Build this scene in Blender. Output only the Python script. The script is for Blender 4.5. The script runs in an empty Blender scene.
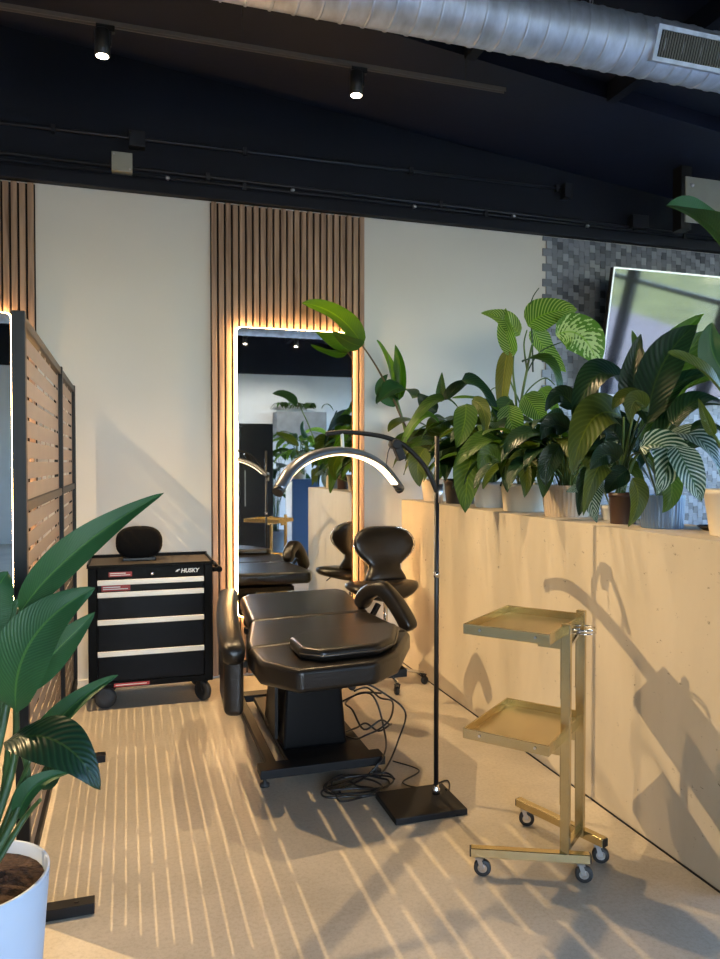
import bpy, bmesh, math, random
from mathutils import Vector as V, Matrix
random.seed(7)
C = bpy.context.scene.collection
PI = math.pi
# ------------------------------------------------------------------ camera geometry (also used to measure positions)
FPX = 743.0; EYE = V((0, 0, 1.45)); YAW = math.radians(17.4); PIT = math.atan(16.5/743)
_F0 = V((math.sin(YAW), math.cos(YAW), 0)); _R = V((math.cos(YAW), -math.sin(YAW), 0))
_F = _F0*math.cos(PIT) + V((0, 0, -math.sin(PIT))); _U = _F0*math.sin(PIT) + V((0, 0, math.cos(PIT)))
def ray(x, y): return _F + _R*((x-360)/FPX) + _U*((479.5-y)/FPX)
def atD(x, y, d): return EYE + ray(x, y)*d
def atY(x, y, Y): r = ray(x, y); return EYE + r*(Y/r.y)
def atX(x, y, X): r = ray(x, y); return EYE + r*(X/r.x)

# ------------------------------------------------------------------ materials
def nn(nt, t, **kw):
    n = nt.nodes.new(t)
    for k, v in kw.items():
        if k in n.inputs: n.inputs[k].default_value = v
        else: setattr(n, k, v)
    return n
def mat(name, col, rough=.5, metal=0, var=0, scale=8, bump=0, bscale=60, spec=.5, stretch=(1, 1, 1), emit=None, es=0, coat=0):
    m = bpy.data.materials.new(name); m.use_nodes = True; nt = m.node_tree
    b = nt.nodes['Principled BSDF']; L = nt.links.new
    b.inputs['Base Color'].default_value = (*col, 1); b.inputs['Roughness'].default_value = rough
    b.inputs['Metallic'].default_value = metal; b.inputs['Specular IOR Level'].default_value = spec
    b.inputs['Coat Weight'].default_value = coat
    tc = nn(nt, 'ShaderNodeTexCoord'); mp = nn(nt, 'ShaderNodeMapping'); mp.inputs['Scale'].default_value = stretch
    L(tc.outputs['Object'], mp.inputs[0])
    n = nn(nt, 'ShaderNodeTexNoise', Scale=scale, Detail=5.0); L(mp.outputs[0], n.inputs['Vector'])
    r = nn(nt, 'ShaderNodeValToRGB')
    v = max(var, .02)
    r.color_ramp.elements[0].position = .3; r.color_ramp.elements[1].position = .7
    r.color_ramp.elements[0].color = (*[c*(1-v) for c in col], 1); r.color_ramp.elements[1].color = (*[min(1, c*(1+v)) for c in col], 1)
    L(n.outputs['Fac'], r.inputs[0]); L(r.outputs[0], b.inputs['Base Color'])
    if bump:
        n2 = nn(nt, 'ShaderNodeTexNoise', Scale=bscale, Detail=4.0); L(mp.outputs[0], n2.inputs['Vector'])
        bp = nn(nt, 'ShaderNodeBump', Strength=bump, Distance=.01); L(n2.outputs['Fac'], bp.inputs['Height']); L(bp.outputs[0], b.inputs['Normal'])
    if emit:
        b.inputs['Emission Color'].default_value = (*emit, 1); b.inputs['Emission Strength'].default_value = es
    return m

def wood_mat(name, c1, c2, rough=.45):
    m = bpy.data.materials.new(name); m.use_nodes = True; nt = m.node_tree; L = nt.links.new
    b = nt.nodes['Principled BSDF']; b.inputs['Roughness'].default_value = rough
    tc = nn(nt, 'ShaderNodeTexCoord'); mp = nn(nt, 'ShaderNodeMapping'); mp.inputs['Scale'].default_value = (21.4, 3, 1.2)
    L(tc.outputs['Object'], mp.inputs[0])
    n = nn(nt, 'ShaderNodeTexNoise', Scale=1.3, Detail=7.0, Distortion=.5); L(mp.outputs[0], n.inputs['Vector'])
    r = nn(nt, 'ShaderNodeValToRGB'); e = r.color_ramp.elements
    e[0].position = .32; e[0].color = (*c1, 1); e[1].position = .68; e[1].color = (*c2, 1)
    L(n.outputs['Fac'], r.inputs[0]); L(r.outputs[0], b.inputs['Base Color'])
    return m

def leaf_mat(name, dark, light, vein, vscale=16, vamt=.5, var='vein', trans=.35, rough=.35, under=None):
    m = bpy.data.materials.new(name); m.use_nodes = True; nt = m.node_tree; L = nt.links.new
    b = nt.nodes['Principled BSDF']; b.inputs['Roughness'].default_value = rough+.06; b.inputs['Specular IOR Level'].default_value = .32
    uv = nn(nt, 'ShaderNodeUVMap'); sp = nn(nt, 'ShaderNodeSeparateXYZ'); L(uv.outputs[0], sp.inputs[0])
    def M(op, a, b_=None, c=None):
        q = nt.nodes.new('ShaderNodeMath'); q.operation = op
        for i, x in enumerate((a, b_, c)):
            if x is None: continue
            if isinstance(x, (int, float)): q.inputs[i].default_value = x
            else: L(x, q.inputs[i])
        return q.outputs[0]
    u = sp.outputs[0]; v = M('ABSOLUTE', M('SUBTRACT', sp.outputs[1], .5))
    ph = M('MULTIPLY', M('SUBTRACT', u, M('MULTIPLY', v, .45)), vscale*2*PI)
    s = M('SINE', ph)
    s = M('MULTIPLY_ADD', s, .5, .5)
    rib = M('LESS_THAN', v, .022)
    tc = nn(nt, 'ShaderNodeTexCoord'); n = nn(nt, 'ShaderNodeTexNoise', Scale=14.0 if var != 'splash' else 38.0, Detail=3.0); L(tc.outputs['Object'], n.inputs['Vector'])
    if var == 'vein': f = M('MULTIPLY', M('POWER', s, 3), vamt)
    elif var == 'stripe': f = M('MULTIPLY', M('GREATER_THAN', s, .62), vamt)
    else: f = M('MULTIPLY', M('GREATER_THAN', M('ADD', M('MULTIPLY', s, .22), M('SUBTRACT', n.outputs['Fac'], M('MULTIPLY', v, .5))), .5), vamt)
    mx0 = nn(nt, 'ShaderNodeMix'); mx0.data_type = 'RGBA'; L(n.outputs['Fac'], mx0.inputs[0])
    mx0.inputs[6].default_value = (*dark, 1); mx0.inputs[7].default_value = (*light, 1)
    mx = nn(nt, 'ShaderNodeMix'); mx.data_type = 'RGBA'; L(f, mx.inputs[0]); L(mx0.outputs[2], mx.inputs[6]); mx.inputs[7].default_value = (*vein, 1)
    mr = nn(nt, 'ShaderNodeMix'); mr.data_type = 'RGBA'; L(M('MULTIPLY', rib, .7), mr.inputs[0]); L(mx.outputs[2], mr.inputs[6])
    mr.inputs[7].default_value = (light[0]*1.8+.02, light[1]*1.6+.02, light[2]*1.2, 1)
    L(mr.outputs[2], b.inputs['Base Color'])
    bp = nn(nt, 'ShaderNodeBump', Strength=.3, Distance=.0012 if vscale > 20 else .003); L(s, bp.inputs['Height']); L(bp.outputs[0], b.inputs['Normal'])
    t = nn(nt, 'ShaderNodeBsdfTranslucent'); g = nn(nt, 'ShaderNodeMix'); g.data_type = 'RGBA'; g.blend_type = 'MULTIPLY'; g.inputs[0].default_value = 1
    L(mr.outputs[2], g.inputs[6]); g.inputs[7].default_value = (1.9, 2.2, .7, 1); g.clamp_result = False
    L(g.outputs[2], t.inputs['Color'])
    ms = nn(nt, 'ShaderNodeMixShader'); ms.inputs[0].default_value = trans
    L(b.outputs[0], ms.inputs[1]); L(t.outputs[0], ms.inputs[2]); L(ms.outputs[0], nt.nodes['Material Output'].inputs[0])
    return m

def concrete(name, c1, c2, rough, pits=False, stretch=(1, 1, 1), seams=None):
    m = bpy.data.materials.new(name); m.use_nodes = True; nt = m.node_tree; L = nt.links.new
    b = nt.nodes['Principled BSDF']; b.inputs['Roughness'].default_value = rough
    tc = nn(nt, 'ShaderNodeTexCoord'); mp = nn(nt, 'ShaderNodeMapping'); mp.inputs['Scale'].default_value = stretch; L(tc.outputs['Object'], mp.inputs[0])
    n = nn(nt, 'ShaderNodeTexNoise', Scale=1.6, Detail=8.0, Roughness=.62, Distortion=.4); L(mp.outputs[0], n.inputs['Vector'])
    r = nn(nt, 'ShaderNodeValToRGB'); e = r.color_ramp.elements
    e[0].position = .35; e[0].color = (*c1, 1); e[1].position = .65; e[1].color = (*c2, 1); L(n.outputs['Fac'], r.inputs[0])
    col = r.outputs[0]
    if pits:
        v = nn(nt, 'ShaderNodeTexNoise', Scale=26.0, Detail=6.0, Roughness=.75); mp2 = nn(nt, 'ShaderNodeMapping'); mp2.inputs['Scale'].default_value = (1, .75, 1.3); L(tc.outputs['Object'], mp2.inputs[0]); L(mp2.outputs[0], v.inputs['Vector'])
        rr = nn(nt, 'ShaderNodeValToRGB'); q = rr.color_ramp.elements; q[0].position = .31; q[0].color = (.35, .35, .35, 1); q[1].position = .36; q[1].color = (1, 1, 1, 1); L(v.outputs['Fac'], rr.inputs[0])
        mm = nn(nt, 'ShaderNodeMix'); mm.data_type = 'RGBA'; mm.blend_type = 'MULTIPLY'; mm.inputs[0].default_value = 1; L(col, mm.inputs[6]); L(rr.outputs[0], mm.inputs[7]); col = mm.outputs[2]
        bp = nn(nt, 'ShaderNodeBump', Strength=.3, Distance=.01); L(rr.outputs[0], bp.inputs['Height']); L(bp.outputs[0], b.inputs['Normal'])
    else:
        v = nn(nt, 'ShaderNodeTexNoise', Scale=70.0, Detail=4.0, Roughness=.8); L(tc.outputs['Object'], v.inputs['Vector'])
        rr = nn(nt, 'ShaderNodeValToRGB'); q = rr.color_ramp.elements; q[0].position = .3; q[0].color = (.8, .78, .74, 1); q[1].position = .55; q[1].color = (1, 1, 1, 1); L(v.outputs['Fac'], rr.inputs[0])
        mm = nn(nt, 'ShaderNodeMix'); mm.data_type = 'RGBA'; mm.blend_type = 'MULTIPLY'; mm.inputs[0].default_value = 1; L(col, mm.inputs[6]); L(rr.outputs[0], mm.inputs[7]); col = mm.outputs[2]
        v2 = nn(nt, 'ShaderNodeTexVoronoi', Scale=1.1, feature='DISTANCE_TO_EDGE'); dn = nn(nt, 'ShaderNodeTexNoise', Scale=2.5, Detail=4.0)
        L(tc.outputs['Object'], dn.inputs['Vector']); L(dn.outputs['Color'], v2.inputs['Vector'])
        bp = nn(nt, 'ShaderNodeBump', Strength=.08, Distance=.01); L(v.outputs['Fac'], bp.inputs['Height']); L(bp.outputs[0], b.inputs['Normal'])
    L(col, b.inputs['Base Color'])
    return m

def tile_mat():
    m = bpy.data.materials.new('basket_tile'); m.use_nodes = True; nt = m.node_tree; L = nt.links.new
    b = nt.nodes['Principled BSDF']; b.inputs['Roughness'].default_value = .35
    tc = nn(nt, 'ShaderNodeTexCoord'); at = nn(nt, 'ShaderNodeAttribute'); at.attribute_name = 'tone'
    r = nn(nt, 'ShaderNodeValToRGB'); e = r.color_ramp.elements
    e[0].position = 0; e[0].color = (.05, .06, .08, 1); e[1].position = 1; e[1].color = (.36, .40, .47, 1)
    L(at.outputs['Fac'], r.inputs[0]); L(r.outputs[0], b.inputs['Base Color'])
    return m

M = dict(
    white_wall=mat('white_wall', (.70, .69, .65), .75, var=.02, scale=2, bump=.05, bscale=200),
    far_wall=mat('far_wall', (.72, .74, .76), .8),
    black_paint=mat('black_paint', (.0035, .006, .013), .6, spec=.3, var=.15, scale=3, bump=.1, bscale=30),
    black_ceil=mat('black_ceiling', (.002, .006, .020), .6, var=.2, scale=2, bump=.1, bscale=25),
    conduit=mat('black_conduit', (.010, .012, .018), .4),
    steel=mat('steel', (.55, .55, .56), .3, metal=1),
    galv=mat('galvanised', (.62, .67, .76), .5, metal=.75, var=.22, scale=7, stretch=(2, 1, 1), bump=.06, bscale=20),
    wood=wood_mat('walnut', (.19, .115, .075), (.46, .31, .215)),
    wood_back=mat('felt_backing', (.012, .009, .008), .9),
    floor=concrete('concrete_floor', (.40, .35, .27), (.54, .475, .375), .42),
    half=concrete('plaster', (.475, .415, .315), (.555, .49, .385), .6, pits=True, stretch=(1, 1.6, .5)),
    ledge=mat('ledge', (.66, .63, .58), .45, var=.04),
    mirror=mat('mirror_glass', (.86, .88, .88), .015, metal=1),
    led=mat('led_strip', (1, .8, .5), .5, emit=(1, .60, .24), es=42),
    led_ring=mat('led_diffuser', (1, .9, .7), .5, emit=(1, .72, .40), es=4),
    lamp_face=mat('lamp_face', (1, .9, .8), .5, emit=(1, .85, .62), es=25),
    black=mat('black_plastic', (.006, .006, .0065), .38, var=.1),
    gloss=mat('gloss_black', (.004, .004, .0045), .3, spec=.1),
    matte=mat('matte_black', (.007, .007, .0075), .55, var=.1, spec=.3),
    leather=mat('black_leather', (.009, .0072, .006), .30, var=.15, scale=20, bump=.12, bscale=180),
    leather_line=mat('leather_piping', (.05, .045, .04), .3),
    rubber=mat('rubber', (.02, .02, .02), .6),
    chrome=mat('chrome', (.75, .75, .76), .12, metal=1),
    alum=mat('aluminium_trim', (.86, .82, .74), .45, metal=.2),
    gold=mat('brass', (.62, .50, .27), .26, metal=1, var=.06, scale=12),
    goldtray=mat('brass_tray', (.66, .54, .32), .32, metal=1, var=.06, scale=4),
    toolbox=mat('toolbox_black', (.004, .004, .004), .35, spec=.06),
    red=mat('red_label', (.42, .03, .03), .45),
    white=mat('white_print', (.8, .8, .78), .5),
    speaker=mat('speaker_cloth', (.004, .0035, .0035), .9, spec=.2, var=.3, scale=120, bump=.3, bscale=400),
    brown=mat('brown_trim', (.10, .065, .04), .6, var=.1),
    screen=mat('bronze_screen', (.30, .23, .175), .42, metal=.25, var=.05),
    frame=mat('dark_frame', (.008, .007, .0065), .45, metal=.1, spec=.3),
    plate=mat('grey_plate', (.36, .36, .31), .45, metal=.3, var=.06),
    soil=mat('soil', (.05, .025, .015), .95, var=.6, scale=60, bump=1, bscale=90),
    pot_white=mat('pot_white', (.72, .76, .80), .45),
    pot_beige=mat('pot_beige', (.74, .66, .54), .55, var=.03),
    pot_tan=mat('pot_tan', (.60, .50, .40), .55, var=.04),
    pot_black=mat('pot_black', (.015, .015, .017), .45),
    pot_brown=mat('pot_brown', (.045, .02, .014), .4, var=.1),
    pot_blue=mat('pot_blue', (.14, .22, .36), .28, metal=.6),
    pot_grey=mat('pot_grey', (.22, .23, .24), .7, var=.15),
    stem=mat('stem_green', (.10, .17, .035), .45, var=.25, scale=12),
    stem_dark=mat('stem_dark', (.035, .075, .02), .45, var=.3, scale=12),
    stem_brown=mat('stem_brown', (.12, .08, .035), .6, var=.3, scale=15),
    blue_cab=mat('blue_cabinet', (.05, .12, .27), .45),
    black_cab=mat('black_cabinet', (.012, .012, .013), .35),
    grass=mat('grass', (.24, .23, .05), .9, var=.4, scale=.8),
    road=mat('road', (.30, .24, .195), .9, var=.1, scale=.5),
    walk=mat('pavement', (.5, .44, .36), .9, var=.1, scale=.5),
    mullion=mat('mullion', (.02, .02, .022), .4),
)
M['tile'] = tile_mat()
LF = dict(
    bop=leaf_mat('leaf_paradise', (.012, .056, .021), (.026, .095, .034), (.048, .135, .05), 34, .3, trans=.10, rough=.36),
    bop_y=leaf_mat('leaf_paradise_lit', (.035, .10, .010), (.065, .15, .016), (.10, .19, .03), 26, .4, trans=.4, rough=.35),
    dark=leaf_mat('leaf_dark', (.004, .018, .009), (.008, .029, .013), (.016, .05, .022), 14, .6, trans=.10, rough=.26),
    olive=leaf_mat('leaf_olive', (.035, .058, .009), (.06, .088, .014), (.10, .13, .03), 13, .5, trans=.22, rough=.33),
    mid=leaf_mat('leaf_mid', (.022, .060, .010), (.042, .095, .016), (.085, .15, .035), 12, .5, trans=.25, rough=.3),
    dief=leaf_mat('leaf_variegated', (.06, .16, .02), (.11, .24, .03), (.52, .62, .25), 15, .75, trans=.4, rough=.35),
    dief2=leaf_mat('leaf_splashed', (.10, .24, .04), (.14, .30, .05), (.62, .74, .42), 13, .85, 'splash', trans=.35, rough=.35),
    zebra=leaf_mat('leaf_zebra', (.008, .045, .03), (.012, .06, .035), (.45, .55, .52), 13, .7, 'stripe', trans=.12, rough=.25),
    yellow=leaf_mat('leaf_yellow', (.13, .13, .02), (.18, .17, .03), (.22, .22, .05), 14, .4, trans=.4),
)

# ------------------------------------------------------------------ mesh builder
class MB:
    def __init__(s): s.v = []; s.f = []; s.sm = []; s.uv = {}
    def add(s, vs, fs, smooth=False):
        k = len(s.v); s.v += [V(p) for p in vs]
        for f in fs: s.f.append([i+k for i in f]); s.sm.append(smooth)
        return s
    def box(s, a, b, R=None, piv=None):
        (x0, y0, z0), (x1, y1, z1) = a, b
        P = [V(p) for p in ((x0,y0,z0),(x1,y0,z0),(x1,y1,z0),(x0,y1,z0),(x0,y0,z1),(x1,y0,z1),(x1,y1,z1),(x0,y1,z1))]
        if R is not None:
            c = V(piv) if piv is not None else sum(P, V())/8
            P = [c + R @ (p-c) for p in P]
        return s.add(P, [(0,3,2,1),(4,5,6,7),(0,1,5,4),(1,2,6,5),(2,3,7,6),(3,0,4,7)])
    def bar(s, p, q, w, h, up=(0, 0, 1)):
        p = V(p); q = V(q); d = (q-p).normalized(); u = V(up)
        if abs(d.dot(u)) > .95: u = V((0, 1, 0)) if abs(d.y) < .9 else V((1, 0, 0))
        a = d.cross(u).normalized(); b = a.cross(d).normalized()
        vs = [c + a*sx*w/2 + b*sz*h/2 for c in (p, q) for sx, sz in ((-1,-1),(1,-1),(1,1),(-1,1))]
        return s.add(vs, [(0,1,2,3),(4,7,6,5),(0,4,5,1),(1,5,6,2),(2,6,7,3),(3,7,4,0)])
    def tube(s, pts, r, n=10, caps=True, closed=False):
        pts = [V(p) for p in pts]; m = len(pts); rs = r if isinstance(r, (list, tuple)) else [r]*m
        rings = []; prev = None
        for i, p in enumerate(pts):
            if closed: d = (pts[(i+1) % m]-pts[i-1]).normalized()
            else: d = (pts[min(i+1, m-1)]-pts[max(i-1, 0)]).normalized()
            if prev is None:
                u = V((0, 0, 1)) if abs(d.z) < .9 else V((1, 0, 0)); a = d.cross(u).normalized()
            else: a = (prev - d*prev.dot(d)).normalized()
            prev = a; b = d.cross(a)
            rings.append([p + (a*math.cos(t)+b*math.sin(t))*rs[i] for t in [2*PI*k/n for k in range(n)]])
        vs = [q for rg in rings for q in rg]; fs = []
        for i in range(m if closed else m-1):
            j = (i+1) % m
            for k in range(n): fs.append((i*n+k, i*n+(k+1) % n, j*n+(k+1) % n, j*n+k))
        s.add(vs, fs, True)
        if caps and not closed:
            k0 = len(s.v)-len(vs)
            s.f.append([k0+k for k in range(n)][::-1]); s.sm.append(False)
            s.f.append([k0+(m-1)*n+k for k in range(n)]); s.sm.append(False)
        return s
    def cyl(s, p, q, r, n=20, r2=None): return s.tube([p, q], [r, r if r2 is None else r2], n)
    def lathe(s, c, prof, n=32, axis='z', smooth=True, rib=0, ribn=0):
        c = V(c); vs = []; m = len(prof)
        for (r, h) in prof:
            for k in range(n):
                t = 2*PI*k/n; rr = r*(1+(rib if ribn and k % 2 else 0))
                if axis == 'z': vs.append(c+V((rr*math.cos(t), rr*math.sin(t), h)))
                elif axis == 'x': vs.append(c+V((h, rr*math.cos(t), rr*math.sin(t))))
                else: vs.append(c+V((rr*math.cos(t), h, rr*math.sin(t))))
        fs = [(i*n+k, i*n+(k+1) % n, (i+1)*n+(k+1) % n, (i+1)*n+k) for i in range(m-1) for k in range(n)]
        if axis == 'y': fs = [f[::-1] for f in fs]
        return s.add(vs, fs, smooth)
    def prism(s, poly, z0, z1):
        n = len(poly)
        vs = [(x, y, z0) for x, y in poly]+[(x, y, z1) for x, y in poly]
        return s.add(vs, [list(range(n))[::-1], [n+i for i in range(n)]]+[(i, (i+1) % n, n+(i+1) % n, n+i) for i in range(n)])
    def grid(s, P, uv=None, smooth=True):
        m = len(P); n = len(P[0]); k0 = len(s.v)
        s.v += [p for row in P for p in row]
        for i in range(m-1):
            for j in range(n-1):
                s.f.append([k0+i*n+j, k0+(i+1)*n+j, k0+(i+1)*n+j+1, k0+i*n+j+1]); s.sm.append(smooth)
        for i in range(m):
            for j in range(n): s.uv[k0+i*n+j] = (i/(m-1), j/(n-1))
        return s
    def build(s, name, m, parent=None, origin=None, bevel=0, seg=2, sub=0, solid=0):
        o_ = V((0, 0, 0)); p = parent
        if parent is not None: o_ = world_loc(parent)
        elif origin is not None: o_ = V(origin)
        me = bpy.data.meshes.new(name); me.from_pydata([v-o_ for v in s.v], [], s.f)
        me.polygons.foreach_set('use_smooth', s.sm); me.update()
        if s.uv:
            l = me.uv_layers.new(name='UVMap')
            for lp in me.loops: l.data[lp.index].uv = s.uv.get(lp.vertex_index, (0, 0))
        else:
            bm = bmesh.new(); bm.from_mesh(me); bmesh.ops.recalc_face_normals(bm, faces=bm.faces); bm.to_mesh(me); bm.free()
        me.materials.append(m)
        o = bpy.data.objects.new(name, me); C.objects.link(o)
        if parent is not None: o.parent = parent
        elif origin is not None: o.location = origin
        if solid: q = o.modifiers.new('s', 'SOLIDIFY'); q.thickness = solid; q.offset = 0
        if bevel:
            q = o.modifiers.new('b', 'BEVEL'); q.width = bevel; q.segments = seg; q.limit_method = 'ANGLE'; q.angle_limit = math.radians(35)
            if seg > 2:
                for pg in me.polygons: pg.use_smooth = True
                o.modifiers.new('w', 'WEIGHTED_NORMAL')
        if sub:
            q = o.modifiers.new('u', 'SUBSURF'); q.levels = sub; q.render_levels = sub
            for pg in me.polygons: pg.use_smooth = True
        return o
def world_loc(o):
    l = V((0, 0, 0))
    while o is not None: l = l + V(o.location); o = o.parent
    return l
def tag(o, label, cat, group=None):
    o['label'] = label; o['category'] = cat
    if group: o['group'] = group
    return o
def thing(name, loc, label, cat, group=None):
    o = bpy.data.objects.new(name, None); C.objects.link(o); o.location = loc; o.empty_display_size = .1
    return tag(o, label, cat, group)
def struct(o): o['kind'] = 'structure'; return o
def box(a, b): return MB().box(a, b)
def arc(p0, p1, p2, n=12):
    p0, p1, p2 = V(p0), V(p1), V(p2); return [p0*(1-t)**2+p1*2*t*(1-t)+p2*t*t for t in [i/n for i in range(n+1)]]
def spline(pts, n=8):
    pts = [V(p) for p in pts]; P = [pts[0]]+pts+[pts[-1]]; out = []
    for i in range(1, len(P)-2):
        a, b, c, d = P[i-1:i+3]
        for k in range(n):
            t = k/n; out.append(.5*((2*b)+(c-a)*t+(2*a-5*b+4*c-d)*t*t+(3*b-a-3*c+d)*t**3))
    return out+[pts[-1]]

# ------------------------------------------------------------------ room shell
YW = 5.05; XH = 1.90; XR = 7.0; XL = -3.2; YF = -4.6; ZW = 3.19
struct(box((XL-.2, YF-.2, -.15), (XR+.15, YW+.2, 0)).build('floor', M['floor']))
struct(box((XL-.2, YW, 0), (XR+.2, YW+.2, ZW)).build('wall_back', M['white_wall']))
# black painted upper wall and its lower lip
up = MB().box((XL-.2, YW-.03, ZW), (XR+.2, YW+.2, 4.9)); up.box((XL-.2, YW-.07, ZW-.005), (XR+.2, YW-.03, ZW+.075))
struct(up.build('trim_1', M['black_paint'], bevel=.006))
struct(box((XL-.2, YF-.2, 0), (XL, YW, 4.9)).build('wall_left', M['white_wall']))
# opposite wall, with the shop windows on its left part
fw = MB().box((1.9, YF-.2, 0), (XR+.2, YF, ZW)); fw.box((XL, YF-.2, 0), (-.9, YF, ZW)); fw.box((-.9, YF-.2, 0), (1.9, YF, .25)); fw.box((-.9, YF-.2, 3.1), (1.9, YF, ZW))
struct(fw.build('wall_front', M['far_wall']))
struct(box((XL, YF-.2, ZW), (XR+.2, YF+.03, 4.9)).build('trim_2', M['black_paint']))
# right wall: header + piers, windows between
rw = MB().box((XR, YF-.2, 3.3), (XR+.2, YW+.2, 4.9)); rw.box((XR, YF-.2, 0), (XR+.2, YW+.2, .2))
rw.box((XR, 3.9, .2), (XR+.2, YW+.2, 3.3)); rw.box((XR, YF-.2, .2), (XR+.2, -4.0, 3.3))
struct(rw.build('wall_right', M['black_paint']))
glass = bpy.data.materials.new('window_glass'); glass.use_nodes = True
nt = glass.node_tree; nt.nodes.remove(nt.nodes['Principled BSDF'])
tr = nn(nt, 'ShaderNodeBsdfTransparent'); gl = nn(nt, 'ShaderNodeBsdfGlossy', Roughness=.02); ms = nn(nt, 'ShaderNodeMixShader'); ms.inputs[0].default_value = .06
nt.links.new(tr.outputs[0], ms.inputs[1]); nt.links.new(gl.outputs[0], ms.inputs[2]); nt.links.new(ms.outputs[0], nt.nodes['Material Output'].inputs[0])
for i in range(4):
    y0 = -4.0+i*1.975; y1 = y0+1.975
    w = MB()
    for a, b in (((XR+.05, y0, .2), (XR+.13, y0+.10, 3.3)), ((XR+.05, y1-.10, .2), (XR+.13, y1, 3.3)), ((XR+.05, y0+.07, .2), (XR+.13, y1-.07, .28)), ((XR+.05, y0+.07, 3.22), (XR+.13, y1-.07, 3.3)), ((XR+.05, y0+.10, 2.3), (XR+.13, y1-.10, 2.36))): w.box(a, b)
    wo = struct(w.build('window_%d' % (i+1), M['mullion'], origin=(XR+.09, y0, .2)))
    box((XR+.085, y0+.07, .28), (XR+.095, y1-.07, 3.22)).build('pane', glass, wo)
for i in range(2):
    x0 = -.9+i*1.4; x1 = x0+1.4
    w = MB()
    for a, b in (((x0, YF-.13, .25), (x0+.06, YF-.05, 3.1)), ((x1-.06, YF-.13, .25), (x1, YF-.05, 3.1)), ((x0+.06, YF-.13, .25), (x1-.06, YF-.05, .33)), ((x0+.06, YF-.13, 3.02), (x1-.06, YF-.05, 3.1))): w.box(a, b)
    wo = struct(w.build('window_%d' % (i+5), M['mullion'], origin=(x0, YF-.09, .25)))
    box((x0+.06, YF-.095, .33), (x1-.06, YF-.085, 3.02)).build('pane', glass, wo)
# sloping ceiling: the rim along the back wall, a step, then the deck
def zA(x): return 3.938-.107*(x-.739)
def zB(x): return 3.939-.110*(x-2.02)
ce = MB(); xs = (XL-.2, XR+.2)
P = []
for x in xs: P += [(x, YW+.1, zA(x)), (x, 4.2, zB(x)), (x, 4.2, zB(x)+.10), (x, YF-.2, zB(x)+.10), (x, YF-.2, zB(x)+.4), (x, YW+.1, zA(x)+.7)]
n = 6
ce.add(P, [(0,1,2,3,4,5), (11,10,9,8,7,6)]+[(i, (i+1) % n, n+(i+1) % n, n+i) for i in range(n)])
struct(ce.build('ceiling', M['black_ceil']))
for i in range(-4, 5):
    x = 2.02+1.02*i; z = zB(x)
    j = MB(); j.box((x-.035, YF, z-.02), (x+.035, 4.2, z+.11)); o = struct(j.build('beam', M['stem_brown'] if False else M['brown'] if False else M['black_paint'], origin=(x, 0, z)))
    for v in o.data.vertices: pass
# half-height wall with its ledge, running from the back wall towards the camera
struct(box((XH, 1.98, 0), (XH+.42, YW, 1.185)).build('wall_half', M['half']))
struct(box((XH-.004, 1.98, 0), (XH-.0005, YW, .007)).build('baseboard_right', M['matte']))
bb = MB(); bb.box((XL, YW-.012, 0), (-1.62, YW-.0005, .06)); bb.box((-.53, YW-.012, 0), (.53, YW-.0005, .06)); bb.box((1.62, YW-.012, 0), (XH, YW-.0005, .06))
struct(bb.build('baseboard_back', M['white_wall']))
# woven grey tile: each tile a slightly proud block of its own tone
tb = MB(); tones = []
rng = random.Random(3); cw = .048; ch = .058
x = 3.075; col = 0
while x < XR-.05:
    z = .02; k = 0; off = (ch*.5 if (col//1) % 2 else 0)
    while z < ZW-.01:
        z0 = z-(off if k == 0 else 0); h = ch
        zz0 = .02+k*ch-off; zz1 = min(zz0+ch, ZW-.006); zz0 = max(zz0, .02)
        if zz1 > zz0:
            dx = (-.03 if (k % 2 == 0 and col == 0) else 0)
            tb.box((x+.0008+dx, YW-.012-.003*((k+col) % 2), zz0+.0008), (x+cw-.0008, YW-.0005, zz1-.0008)); 
            t = .25+.30*((k+col//2) % 2)+rng.uniform(-.2, .35); tones += [max(0, min(1, t))]*8
        k += 1; z = .02+k*ch-off
    x += cw; col += 1
o = struct(tb.build('wall_tiled', M['tile']))
a = o.data.attributes.new('tone', 'FLOAT', 'POINT'); a.data.foreach_set('value', tones)
# outdoors: pavement, road, grass bank
struct(box((XR+.15, -25, -.25), (XR+1.8, 25, -.05)).build('ground', M['walk'])); struct(box((XR+1.8, -25, -.3), (XR+10, 25, -.1)).build('street', M['road']))
gb = MB(); gb.add([(XR+10, -30, -.1), (XR+10, 30, -.1), (XR+26, 30, 1.5), (XR+26, -30, 1.5), (XR+10, -30, -.6), (XR+10, 30, -.6), (XR+26, 30, -.6), (XR+26, -30, -.6)], [(0,1,2,3),(4,7,6,5),(0,4,5,1),(2,6,7,3),(1,5,6,2),(0,3,7,4)])
struct(gb.build('hill', M['grass']))
struct(box((-25, -25, -.25), (XR+.15, YF-.2, -.05)).build('forecourt', M['walk']))

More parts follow.
